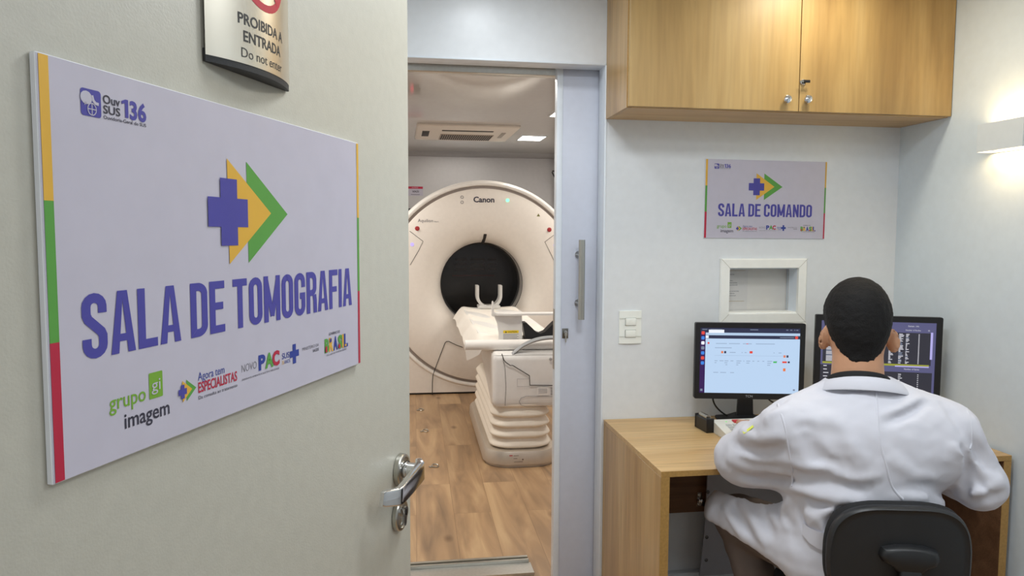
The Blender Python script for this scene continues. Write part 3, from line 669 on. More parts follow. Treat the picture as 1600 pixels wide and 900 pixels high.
for k, m in enumerate((E_RD, E_BL, E_WH, E_GR, E_BL, E_RD, E_BL)): b.flat(rrect(sx(.012), sz(.105+.077*k), sx(.045), sz(.055+.077*k), .003, 3), y3, m)
b.rect(sx(.012), sz(.975), sx(.035), sz(.94), y3, E_GR)
for u, v, u1 in ((.02, .02, .07), (.10, .02, .22), (.50, .02, .58), (.86, .02, .88), (.90, .02, .92), (.94, .02, .95), (.96, .02, .98)): b.rect(sx(u), sz(v+.012), sx(u1), sz(v), y3, E_GR)
b.rect(sx(.80), sz(.147), sx(.94), sz(.135), y3, E_GR); b.flat([(sx(.965)+.006*math.cos(q/10*2*PI), sz(.14)+.006*math.sin(q/10*2*PI)) for q in range(10)], y3, E_RD); b.flat([(sx(.085)+.004*math.cos(q/8*2*PI), sz(.235)+.004*math.sin(q/8*2*PI)) for q in range(8)], y3, E_RD)
E_FT = SCR('screen_faint_text', (150, 170, 196))
for v, segs in ((.235, ((.16, .27), (.29, .40), (.43, .52), (.56, .75))), (.30, ((.15, .32),)), (.37, ((.30, .36), (.42, .43), (.45, .47), (.74, .75), (.79, .82))), (.50, ((.15, .18), (.20, .24), (.25, .29), (.31, .34), (.37, .42), (.44, .45), (.47, .51), (.53, .55), (.58, .60), (.63, .65), (.68, .73), (.76, .78))), (.53, ((.15, .17), (.25, .28), (.37, .41), (.47, .50), (.68, .72))), (.56, ((.26, .28), (.37, .39), (.68, .71))), (.68, ((.14, .19), (.21, .27), (.31, .35)))):
    for u, u1 in segs: b.rect(sx(u), sz(v+.011), sx(u1), sz(v), y3, E_FT)
b.rect(sx(.15), sz(.425), sx(.88), sz(.422), y3, E_FT)
for u, v, u1, v1, m in ((.215, .355, .235, .39, E_OR), (.245, .355, .265, .39, E_DK), (.50, .352, .53, .388, E_RD), (.84, .41, .862, .445, E_OR), (.87, .41, .89, .445, E_DK), (.74, .505, .775, .53, E_GN), (.83, .503, .875, .53, E_RD), (.885, .503, .905, .53, E_DK), (.84, .61, .865, .655, E_OR), (.465, .235, .485, .247, E_RD), (.945, .93, .965, .955, E_GR)): b.rect(sx(u), sz(v1), sx(u1), sz(v), y3, m)
b.build('screen', t)
b = MB(); b.text('TCN', -.012, zb+.0075, .0085, mat('bezel_lettering', (196, 198, 200), .4), -.0104, w=.026, bold=-.01); b.build('lettering', t)
b = MB()
b.tube(smooth_path([(-.12, .036, zb+.03), (-.118, .045, zb-.02), (-.09, .06, .04), (-.04, .075, .008), (.0, .10, .006)]), .0032, BLACK, 8); b.tube(smooth_path([(.07, .036, zb+.03), (.09, .04, zb-.01), (.13, .06, .06), (.15, .075, .008), (.16, .09, .006)]), .0032, BLACK, 8)
b.build('cable', t)
# right monitor
p0 = atY(1277, 493, 2.50); p1 = atY(1477, 495, 2.345); m2w = math.hypot(p1.x-p0.x, p1.y-p0.y); m2rz = math.atan2(p1.y-p0.y, p1.x-p0.x); m2h = .335; m2z = (p0.z+p1.z)/2-m2h
t, zb = monitor('monitor', 'black monitor showing a dark data table in front of the seated person', (p0.x+p1.x)/2, (p0.y+p1.y)/2+.012, m2rz, m2w, m2h, m2z, .021, .024, .20)
X0, X1, Z0, Z1 = -m2w/2+.021, m2w/2-.021, zb+.024, zb+m2h-.021; sw, sh = X1-X0, Z1-Z0
b = MB(); b.rect(X0, Z0, X1, Z1, y, E_SL)
b.rect(sx(.02), sz(.54), sx(.965), sz(.13), y2, E_CH); b.rect(sx(.02), sz(.90), sx(.98), sz(.63), y2, E_CH); b.rect(sx(0), sz(1), sx(.3), sz(.57), y2-.0001, E_CH)
b.rect(sx(.02), sz(.555), sx(.95), sz(.53), y3, E_HL); b.rect(sx(.66), sz(.565), sx(.95), sz(.55), y3-.0001, E_LV); b.rect(sx(.955), sz(.46), sx(.975), sz(.12), y3, E_LV); b.rect(sx(.3), sz(.915), sx(.97), sz(.90), y3, E_LV)
b.text('Domain - Info', sx(.76), sz(.055), .0055, E_TX, y3, w=.036); b.text('Number of Studies', sx(.74), sz(.105), .005, E_TX, y3, w=.05); b.text('30', sx(.93), sz(.105), .005, E_TX, y3); b.text('Number of Series', sx(.74), sz(.60), .0055, E_TX, y3, w=.05)
rr = random.Random(8)
for k in range(26):
    v = .145+k*.0147
    for u, u1 in ((.05, .16), (.2, .30), (.36, .45), (.5, .54), (.60, .645), (.685, .73), (.745, .78)): b.rect(sx(u), sz(v+.009), sx(u1-rr.random()*.03), sz(v), y3, E_TX if rr.random() > .25 else E_GR)
    b.rect(sx(.852), sz(v+.008), sx(.862), sz(v), y3, E_TX)
for k in range(9):
    v = .655+k*.024
    for u, u1 in ((.33, .40), (.45, .53), (.69, .73)):
        if rr.random() > .2: b.rect(sx(u), sz(v+.01), sx(u1-rr.random()*.03), sz(v), y3, E_TX)
    b.rect(sx(.855), sz(v+.009), sx(.865), sz(v), y3, E_TX)
for k in range(9):
    v = .58+k*.045
    for u, u1 in ((.03, .08), (.11, .19), (.21, .27)): b.rect(sx(u), sz(v+.011), sx(u1-rr.random()*.02), sz(v), y3, E_TX)
b.build('screen', t)

# ------------------------------------------------------------------ scan control console and black box
t = thing('control_console', 'cream control console keyboard with red button lying on the desk', 'keyboard', (1.116, 2.342, DKZ+.0006), 0)
CON = mat('console_cream_plastic', (226, 224, 214), .45)
b = MB(); pf = [(0, 0), (.006, .018), (.012, .022), (.125, .042), (.142, .041), (.148, .034), (.148, 0)]
n = len(pf); xs = [(0, 1), (.004, 1)]
rings = [[Vector((x, p[0]*k+.074*(1-k), p[1]*k)) for p in pf] for x, k in ((0, .97), (.004, 1), (.416, 1), (.42, .97))]
b.loft(rings, CON); b.build('body', t)
top = lambda v: .022+(v-.012)/(.113)*.020
b = MB(); KEY = mat('console_key_grey', (206, 208, 206), .4)
for r_ in range(4):
    for c_ in range(14):
        v = .024+r_*.017; x = .030+c_*.026
        m = KEY if not (r_ == 3 and c_ in (4, 5, 6)) else mat('console_key_orange', (226, 160, 110), .4)
        q = bmesh.new(); bmesh.ops.create_cube(q, size=1)
        for vv in q.verts:
            k = .86 if vv.co.z > 0 else 1; vv.co = Vector((x+.011+vv.co.x*.021*k, v+.006+vv.co.y*.013*k, top(v+.006)+.002+vv.co.z*.005))
        b.bm(q, m)
b.build('keys', t)
b = MB(); b.box((.070, .098, top(.108)-.002), (.100, .122, top(.108)+.006), mat('console_red_button', (200, 44, 52), .4), .002); b.flat([], 0, RED) if False else None
b.build('red_button', t)
for x in (.125, .155, .195, .235):
    k = MB(); k.lathe([(0, .006), (.008, .006), (.0095, .004), (.0105, -.001)], mat('console_knob_grey', (186, 188, 184), .35), (0, 0, 0), 'Z', 22); k.build('knob', t, loc=(x, .110, top(.110)))
b = MB(); b.cyl((.045, .112, top(.112)-.001), (.045, .112, top(.112)+.001), .0025, SCR('green_lamp', (90, 210, 90), 1.5), seg=12); b.build('indicator_light', t)
t = thing('black_device', 'small black box with curved top standing left of the cream console', 'box', (1.086, 2.502, DKZ+.0005), math.radians(4))
b = MB(); b.prism([(0, 0), (.026, 0), (.026, .038), (.022, .046), (.008, .050), (0, .044)], -.045, .045, BLACK); b.box((-.002, -.047, .0), (.028, -.041, .052), BLACK, .002); b.box((-.002, .041, .0), (.028, .047, .052), BLACK, .002); b.build('body', t)
b = MB(); b.cyl((.014, -.030, .052), (.014, .030, .052), .009, STEEL, seg=18); b.build('roller', t)

# ------------------------------------------------------------------ CT scanner gantry
GY = 6.62
t = thing('scanner_gantry', 'large white ring-shaped CT scanner with dark bore in the far room', 'CT scanner', (.755, GY, 0), -math.radians(1.0))
GW = mat('gantry_white_gloss', (238, 234, 228), .28, coat=.3); TAUPE = mat('gantry_taupe_groove', (170, 158, 150), .5); GPAN = mat('gantry_panel', (234, 227, 218), .36)
GC = 1.0
def gl(px, py, y=0):
    p = atY(px, py, GY+y); return (p.x-.755, y, p.z)
b = MB(); b.lathe([(.389, .235), (.392, .20), (.402, .155), (.425, .105), (.465, .060), (.52, .028), (.58, .010), (.65, 0), (.868, 0), (.877, .004), (.88, .012), (.88, .040)], GPAN, (0, 0, GC), seg=160); b.build('front_cover', t)
b = MB(); b.lathe([(.876, .037), (.908, .037)], TAUPE, (0, 0, GC), seg=160); b.build('recessed_ring', t)
b = MB(); b.lathe([(.905, .05), (.905, .012), (.909, .002), (.918, -.003), (.930, -.002), (.944, .010), (.953, .028), (.956, .055), (.956, .78), (.94, .83), (.90, .86), (.40, .86), (.37, .83)], GW, (0, 0, GC), seg=160); b.build('outer_ring', t)
b = MB()
arcp = [(.908*math.sin(a), GC-.908*math.cos(a)) for a in np.linspace(-PI*.5, PI*.5, 60)]
b.prism([(-.93, .018), (.93, .018), (.93, GC)]+arcp[::-1]+[(-.93, GC)], .010, .80, GPAN); b.prism([(-.90, 0), (.90, 0), (.90, .018), (-.90, .018)], .03, .78, DARK); b.build('pedestal', t)
b = MB(); b.lathe([(.392, .232), (.386, .232), (.386, .245), (.392, .245)], DARK, (0, 0, GC), seg=96); b.build('bore_edge', t)
b = MB(); b.lathe([(.388, .245), (.388, .42)], GW, (0, 0, GC), seg=96); b.build('bore_liner', t)
BORE = mat('bore_black', (14, 14, 16), .25)
b = MB(); b.lathe([(.388, .42), (.372, .43), (.372, .80), (0, .80)], BORE, (0, 0, GC), seg=96)
BT = mat('bore_faint_print', (52, 48, 48), .4)
for k, (x0, x1) in enumerate(((-.22, -.10), (-.06, .08), (.12, .20))):
    for r_ in range(3): b.rect(x0, GC+.20-r_*.05, x1, GC+.222-r_*.05, .797, BT)
b.rect(-.25, GC+.04, .18, GC+.052, .797, mat('bore_red_line', (70, 30, 30), .4)); b.build('dark_bore', t)
b = MB()
for pl in ([(395, 535), (345, 517), (290, 490), (272, 492), (262, 503), (240, 560), (185, 705), (172, 745), (169, 800), (168, 888)],):
    b.tube([gl(640+x/4.7375, 430+y/4.7375, -.0012) for x, y in pl], .0032, DARK, 6)
for pl in ([(640, 361), (661, 377), (654, 392), (641, 414)], [(872, 362), (851, 378), (861, 398), (871, 421)]): b.build('panel_seam', t); b = MB(); b.tube([gl(x, y, -.0006) for x, y in pl], .0022, DARK, 6)
b.build('panel_seam', t)
b = MB(); b.text('Canon', -.098, GC+.755, .050, INK, -.0012, w=.190, bold=.03); b.build('maker_lettering', t)
p = gl(653, 347); b = MB(); b.text('Aquilion', p[0], p[2], .030, GREY, -.0012, w=.135); b.text('Start', p[0]+.145, p[2], .012, GREY, -.0012, w=.04); b.build('model_lettering', t)
p = gl(793, 313); b = MB(); b.cyl((p[0], -.003, p[2]), (p[0], .002, p[2]), .016, SCR('green_led', (120, 255, 170), 2.2), seg=20); b.build('green_light', t)
for q in ((652, 357), (858, 359)):
    p = gl(*q); b = MB(); b.lathe([(0, -.012), (.012, -.012), (.015, -.009), (.015, -.002), (.021, -.001), (.021, 0)], mat('stop_button_red', (168, 44, 48), .4), (p[0], 0, p[2]), seg=24); b.build('stop_button', t)
for q in ((644, 382), (867, 383)):
    p = gl(*q); b = MB(); b.cyl((p[0], -.002, p[2]), (p[0], .001, p[2]), .016, SCR('violet_lamp', (190, 170, 255), 1.2), seg=18); b.build('violet_lamp', t)
for q in ((722, 308), (722, 316)):
    p = gl(*q); b = MB(); b.tube([(p[0]+.012*math.cos(k/14*2*PI), -.001, p[2]+.012*math.sin(k/14*2*PI)) for k in range(14)], .0022, GREY, 6, closed=True); b.build('indicator_symbol', t)
p = gl(841, 336); b = MB(); b.flat([(p[0]-.016, p[2]-.013), (p[0]+.016, p[2]-.013), (p[0], p[2]+.014)], -.001, mat('warning_olive', (120, 116, 60), .5)); b.build('warning_triangle', t)
b = MB(); b.tube(smooth_path([(.016, .060, GC+.470), (.014, .085, GC+.445), (.008, .15, GC+.405), (.006, .21, GC+.385)]), .015, DARK, 8); b.build('cable_strap', t)

# ------------------------------------------------------------------ patient couch
t = thing('patient_couch', 'cream patient couch on pleated bellows in front of the CT scanner', 'couch', (.745, 4.44, 0), -math.radians(1.2))
CW_ = mat('couch_white', (232, 230, 226), .38); BEL = mat('bellows_cream', (236, 226, 210), .5); BAS = mat('couch_base_champagne', (204, 193, 178), .3, .5)
def ringxy(x0, y0, x1, y1, r, z): return [Vector((p[0], p[1], z)) for p in rrect(x0, y0, x1, y1, r, 10)]
b = MB(); b.loft([ringxy(-.215, .015, .235, 1.50, .15, 0), ringxy(-.215, .015, .235, 1.50, .15, .014), ringxy(-.23, 0, .25, 1.52, .165, .020), ringxy(-.23, 0, .25, 1.52, .165, .030), ringxy(-.226, .004, .246, 1.515, .162, .085), ringxy(-.215, .012, .235, 1.50, .155, .102), ringxy(-.19, .035, .21, 1.48, .14, .106)], BAS)
b.build('base_cover', t)
b = MB(); rg = []
K = 5; z0, z1 = .104, .43
for k in range(K*8+1):
    f = k/8; ph = f-math.floor(f); z = z0+(z1-z0)*k/(K*8); a = .026*(.5-.5*math.cos(2*PI*ph))**.8
    sag = -.010*(.5-.5*math.cos(2*PI*ph))
    e = .030-a+.012*k/(K*8); rg.append(ringxy(-.195+e, .03+e, .215-e, 1.46-e, .13, z+sag))
b.loft(rg, BEL); b.build('bellows', t, angle=60)
b = MB(); q = bmesh.new()
pf = [(.04, .41), (.055, .375), (.20, .372), (1.0, .60), (1.62, .64), (1.62, .716), (1.58, .722), (.085, .722), (.05, .70)]
vs0 = [q.verts.new((-.178, p[0], p[1])) for p in pf]; vs1 = [q.verts.new((.262, p[0], p[1])) for p in pf]; n = len(pf)
q.faces.new(vs0); q.faces.new(vs1[::-1])
for k in range(n): q.faces.new((vs0[k], vs0[(k+1) % n], vs1[(k+1) % n], vs1[k])[::-1])
bmesh.ops.recalc_face_normals(q, faces=q.faces[:]); bmesh.ops.bevel(q, geom=q.edges[:], offset=.030, segments=4, affect='EDGES', profile=.5)
b.bm(q, CW_); b.build('hood', t)
def cl(px, py, Y=4.477):
    p = atY(px, py, Y); return (p.x-.745, p.y-4.44, p.z)
b = MB()
for pl, r_ in (([(784, 553), (787, 562), (790, 566), (797, 571), (801, 571), (827, 587), (828, 602), (868, 602)], .0028), ([(785, 556), (789, 575), (790.5, 605), (789, 634)], .0012), ([(808, 592), (827, 592), (827, 604), (808, 604), (808, 592)], .0008)):
    b.tube([cl(*p_) for p_ in pl], r_, DARK if r_ > .001 else GREY, 6)
p_ = [(869, 619), (822, 619), (814, 622), (811, 628), (814, 633), (822, 635), (869, 635)]
b.tube([cl(*k) for k in p_], .0012, GREY, 6); b.build('panel_seam', t)
b = MB(); p0 = cl(838.5, 605); p1 = cl(857, 617); b.rect(p0[0], p1[2], p1[0], p0[2], p0[1]-.0008, mat('sticker_white', (236, 234, 230), .5))
for k in range(4): b.tube([(p0[0]+.01, p0[1]-.001, p0[2]-.01-k*.009), (p1[0]-.01, p0[1]-.001, p0[2]-.012-k*.008)], .0012, GREY, 5)
p0 = cl(860, 606); 
for k in range(5): b.rect(p0[0], p0[2]-.010*k-.004, p0[0]+.07, p0[2]-.010*k, p0[1]-.0008, GREY)
b.build('instruction_sticker', t)
p0 = cl(860, 561); b = MB(); b.lathe([(0, -.003), (.008, -.003), (.0105, 0)], mat('plug_grey', (168, 168, 168), .4), seg=20); b.build('screw_cap', t, loc=(p0[0], p0[1], p0[2]))
b = MB(); pts = [cl(797, 556, 4.53), cl(806, 548, 4.53), cl(818, 539, 4.53), cl(835, 531.5, 4.53), cl(852, 528, 4.53), cl(870, 527, 4.53)]
mid = pts[-1][0]; pts = pts+[(2*mid-q_[0], q_[1], q_[2]) for q_ in pts[::-1]]
HG = mat('handle_grey_rubber', (158, 160, 162), .5)
SP = smooth_path(pts, 5); P2 = [[p_+Vector((0, o[0], o[1]))*1 for o in [(.028*math.cos(a), .013*math.sin(a)) for a in np.linspace(0, 2*PI, 13)[:-1]]] for p_ in SP]
b.loft(P2, HG); b.build('grey_handle', t)
b = MB(); sec = [(-.235, .786), (-.225, .780), (0, .752), (.245, .780), (.255, .786), (.255, .798), (.24, .799), (0, .785), (-.22, .799), (-.235, .798)]
rings = [[Vector((p_[0], yy, p_[1]-dz)) for p_ in sec] for yy, dz in ((.42, .02), (.46, 0), (2.22, 0), (2.27, .006))]
b.loft(rings, CW_); b.box((-.16, .5, .70), (.18, 1.9, .765), CW_, .01); b.build('tabletop', t)
b = MB(); FRW = mat('base_plate_print', (120, 104, 92), .5)
p0 = cl(796, 712, 4.438)
b.rect(p0[0], p0[2]-.004, p0[0]+.02, p0[2]+.002, -.0018, RED); b.rect(p0[0]+.026, p0[2]-.004, p0[0]+.06, p0[2]-.001, -.0018, FRW); b.rect(p0[0]+.026, p0[2]-.022, p0[0]+.05, p0[2]-.019, -.0018, FRW); b.rect(p0[0]+.03, p0[2]-.044, p0[0]+.085, p0[2]-.041, -.0018, FRW)
b.flat([(p0[0]+.085+.005*math.cos(k/8*2*PI), p0[2]-.028+.005*math.sin(k/8*2*PI)) for k in range(8)], -.0018, FRW); b.build('base_marking', t)

rp = math.radians(-1.2); cR = Matrix.Rotation(rp, 4, 'Z')
def cw(x, y_, z=0): v = cR @ Vector((x, y_, 0)); return (.745+v.x, 4.44+v.y, z)
PAP = mat('paper_sheet_white', (240, 234, 224), .7, bump=.15, bscale=14)
t = thing('paper_sheet', 'white disposable paper sheet draped over the couch table', 'paper sheet', cw(0, .205, .8008), rp)
b = MB(); NX, NY = 30, 40; rn = random.Random(3); g = []
for j in range(NY+1):
    for i in range(NX+1):
        u = i/NX*2-1; v = j/NY; x = u*.335+.008
        a = abs(u); z = -.013*max(0, 1-(a/.7)**2) if a < .7 else 0
        if a > .7: k = (a-.7)/.3; z = -.105*k**1.4*(1+.12*math.sin(v*23+u*3)); x = (.235+.085*k)*(1 if u > 0 else -1)+.008
        else: x = u*.335+.008
        z += .003*math.sin(v*19+u*5)*(.3+a)
        if a > .7: x += .006*math.sin(v*17)*(a-.7)/.3
        g.append(Vector((x, v*2.05, (z+.001 if a < .7 else z)-.035*max(0, 1-v/.1)**2)))
b.add(g, [[j*(NX+1)+i, j*(NX+1)+i+1, (j+1)*(NX+1)+i+1, (j+1)*(NX+1)+i] for j in range(NY) for i in range(NX) if not (j < 3 and i > 14)], PAP); o = b.build('sheet', t, angle=180)
t = thing('paper_roll', 'white roll of couch paper lying across the foot of the couch', 'paper roll', cw(0, .165, .7565), rp)
b = MB(); b.lathe([(.012, -.345), (.033, -.345), (.034, -.343), (.034, .363), (.033, .365), (.012, .365), (.012, -.345)], mat('paper_roll_white', (238, 234, 228), .6), axis='Y', seg=32)
for v in b.v: v.x, v.y = v.y, v.x
b.build('roll', t)
b = MB(); pts = [(-.345, -.004), (-.24, -.004), (-.255, -.034), (-.30, -.058), (-.335, -.072)]
b.add([Vector((p_[0], -.0345+(.004 if k > 1 else 0), p_[1]-.02)) for k, p_ in enumerate(pts)], [list(range(5))], PAP); b.build('loose_end', t)
# arm rest with caution label
t = thing('arm_rest', 'white arm rest on a post with a yellow caution label above couch', 'arm rest', cw(.06, .238, .723), rp)
AY = 4.678
def al(px, py): p = atY(px, py, AY); return (p.x-.745-.06-.005, p.z-.723)
b = MB(); PO = [al(778, 490), al(770.5, 487), al(773, 496), al(777, 506), al(779, 520), al(779, 533), al(816, 533), al(815, 491)]
zb_ = .0; PO = [(x, max(z, 0)) for x, z in PO]; PO[5] = (PO[5][0], 0); PO[6] = (PO[6][0], 0)
b.prism(PO, -.012, .012, CW_); b.build('post', t)
b = MB(); TP = [al(771, 482), al(780, 488), al(800, 490.5), al(869, 490)]
z_ = al(800, 492)[1]; x0 = al(769.5, 480)[0]
poly = [(x0, .0), (x0+.02, .05), (x0+.07, .085), (x0+.16, .09), (x0+.20, .06), (x0+.62, .05), (x0+.62, -.05), (x0+.20, -.045), (x0+.12, -.06), (x0+.03, -.04)]
b.add([Vector((p_[0], p_[1], z)) for z in (z_, z_+.012) for p_ in poly], [list(range(10))[::-1], [10+k for k in range(10)]]+[[k, (k+1) % 10, (k+1) % 10+10, k+10] for k in range(10)], CW_)
b.prism([(x0-.006, z_-.004), (x0+.008, z_-.008), (x0+.006, z_+.085), (x0+.002, z_+.092), (x0-.003, z_+.085)], -.03, .02, CW_); b.build('tray', t)
b = MB(); p0 = al(786, 516); p1 = al(810, 520); b.rect(p0[0], p1[1], p1[0], p0[1], -.0128, mat('caution_yellow', (246, 214, 40), .5)); b.text('CAUTION', p0[0]+.03, p1[1]+.004, .009, BLK, -.0131, w=.06, bold=.02)
b.flat([(p0[0]+.012, p1[1]+.003), (p0[0]+.024, p1[1]+.003), (p0[0]+.018, p0[1]-.003)], -.0131, BLK)
for k in range(5): b.rect(p0[0], p1[1]-.008-k*.008, p1[0]-.01*(k % 2), p1[1]-.0055-k*.008, -.0128, GREY)
b.build('caution_label', t)
# black cushion
t = thing('knee_cushion', 'black V-notched support cushion at the right of the couch', 'cushion', cw(.155, .285, .723), rp)
b = MB(); q = bmesh.new()
def pl_(px, py): p = atY(px, py, 4.70); return (p.x-.745-.155-.006, max(p.z-.723, .0))
top_ = [pl_(816, 504), pl_(822, 503.5), pl_(829, 510), pl_(837, 518), pl_(844, 520.5), pl_(852, 518), pl_(862, 511)]
mx_ = pl_(844, 520)[0]; top_ = [p_ for p_ in top_ if p_[0] <= mx_+.001]; top_ += [(2*mx_-p_[0], p_[1]) for p_ in top_[-2::-1]]
bot = [(top_[-1][0]-.03, 0), (top_[0][0]+.03, 0)]
b.prism([(x, z) for x, z in top_+bot], -.045, .045, mat('black_vinyl', (26, 26, 28), .5)); b.build('cushion', t)
# head holder
t = thing('head_holder', 'grey U-shaped head holder at the far end of the couch table', 'head holder', cw(.008, 2.20, .7905), rp)
b = MB(); HH = mat('holder_grey', (206, 204, 200), .4)
U = [(.118*math.cos(a), .118+.118*math.sin(a)*1.0) for a in np.linspace(PI, 2*PI, 22)]
U = [(-.118, .21)]+U+[(.118, .21)]; Ui = [(.094*math.cos(a), .120+.094*math.sin(a)) for a in np.linspace(2*PI, PI, 22)]; Ui = [(.094, .21)]+Ui+[(-.094, .21)]
nU = len(U); vs = [Vector((p_[0], yy, p_[1])) for yy in (-.07, .07) for p_ in U+Ui]; L_ = 2*nU
fs = [[k, k+1, L_-2-k, L_-1-k] for k in range(nU-1)]; fs = fs+[[i_+L_ for i_ in f][::-1] for f in fs]+[[k, k+L_, (k+1) % L_+L_, (k+1) % L_] for k in range(L_)]
b.add(vs, fs, HH); b.build('cradle', t)
b = MB(); b.box((-.10, -.09, 0), (.10, .09, .03), HH, .008); b.build('base', t)

# ------------------------------------------------------------------ scan room details
for (px, py), lb in zip(((658, 641), (665, 674), (680, 729)), ('small metal floor ring nearest the CT scanner', 'small metal floor ring midway between two other floor rings', 'small metal floor ring nearest the doorway')):
    p = atZ(px, py, 0); t = thing('floor_ring', lb, 'floor ring', (p.x, p.y, 0), .3, 'anchor rings on the wooden floor')
    b = MB(); b.tube([(.020*math.cos(k/20*2*PI), .024*math.sin(k/20*2*PI), .006+.003*math.sin(k/20*2*PI)) for k in range(20)], .0038, STEEL, 8, closed=True); b.build('ring', t)
    b = MB(); b.box((-.040, -.010, 0), (-.014, .010, .007), STEEL, .002); b.build('tab', t)
t = thing('air_conditioner', 'white ceiling cassette air conditioner with grey grille in the scanner room', 'air conditioner', (.56, 6.40, CEIL_CT-.0005))
ACW = mat('cassette_white', (222, 214, 204), .45)
b = MB(); b.loft([[Vector((p_[0]*k, p_[1]*k, z)) for p_ in rrect(-.42, -.45, .42, .45, .03, 4)] for k, z in ((1, 0), (1, -.012), (.985, -.02), (.9, -.026))], ACW); b.build('cassette_panel', t)
b = MB(); b.box((-.21, -.02, -.031), (.25, .33, -.024), mat('grille_taupe', (170, 156, 142), .5), .002)
for i in range(24):
    for j in range(9): x = -.20+i*.0186; yy = -.012+j*.0375; b.box((x, yy, -.0325), (x+.012, yy+.027, -.0308), DARK)
b.build('intake_grille', t)
for a, c in (((-.21, -.26), (.22, -.21)), ((-.37, -.18), (-.31, .14)), ((.30, -.18), (.335, .14))):
    b = MB(); b.box((a[0], a[1], -.029), (c[0], c[1], -.023), DARK if a[0] != .30 else mat('slot_grey', (150, 142, 134), .5), .002); b.build('air_outlet', t)
LP = mat('panel_light_diffuser', (255, 250, 240), .5, emit=14)
for i, (x0, x1, y0, y1, lb) in enumerate(((1.08, 1.31, 6.52, 6.83, 'square white ceiling light right of the air conditioner'), (1.10, 1.33, 5.18, 5.44, 'square ceiling light partly hidden by the sliding door top'))):
    t = thing('ceiling_light', lb, 'ceiling light', ((x0+x1)/2, (y0+y1)/2, CEIL_CT-.0005), 0, 'panel lights in the scanner room')
    a, c = (x1-x0)/2, (y1-y0)/2
    b = MB(); picture_frame(b, -a, -c, a, c, .010, -.008, 0, FRAMEW)
    for v in b.v: v.y, v.z = v.z, v.y
    b.build('frame', t)
    b = MB(); b.box((-a+.009, -c+.009, -.005), (a-.009, c-.009, -.002), LP); b.build('diffuser', t)
p0 = atY(640, 291, 7.995); p1 = atY(661, 306, 7.995)
t = thing('warning_label', 'white label with a red band on the far wall behind scanner', 'label', (p0.x-.03, 7.9995, p1.z))
lw, lh = p1.x-p0.x+.03, p0.z-p1.z
b = MB(); b.box((0, -.003, 0), (lw, 0, lh), SIGNW); b.rect(.002, lh*.74, lw-.002, lh-.002, -.0034, RED); b.text('AVISO', lw*.3, lh*.80, lh*.11, SIGNW, -.0036, w=lw*.4); b.text('RADIAÇÃO', lw*.35, lh*.36, lh*.2, INK, -.0034, w=lw*.4, bold=.03)
b.rect(lw*.25, lh*.10, lw*.8, lh*.16, -.0034, GREY); b.build('plate', t)
t = thing('hook_bracket', 'thin black wire bracket on the far right wall of scanner room', 'bracket', (atY(865, 275, 7.85).x, 7.859, atY(865, 275, 7.85).z))
b = MB(); b.tube([(.06, -.002, .05), (-.02, -.05, .05), (-.025, -.05, .035), (.03, -.04, -.06), (.06, -.002, -.075)], .007, BLACK, 8); b.build('wire', t)
t = thing('added_display', 'added red display hidden on the far wall, only for its ceiling reflection', 'display', (atY(638, 340, 7.99).x-.03, 7.9995, 1.64))  # added out of sight, only to mirror a red digit in the ceiling
b = MB(); b.box((0, -.02, 0), (.16, 0, .10), BLACK, .004); b.build('case', t)
b = MB(); RL = SCR('display_red', (255, 60, 90), 3)
for q_ in (.065,):
    for st in ([(q_, .030), (q_+.022, .030)], [(q_, .050), (q_+.022, .050)], [(q_, .070), (q_+.022, .070)], [(q_, .03), (q_, .07)], [(q_+.022, .03), (q_+.022, .07)]):
        for k in stroke(st, .006): b.flat([tuple(p_) for p_ in k], -.0206, RL)
b.build('digits', t)

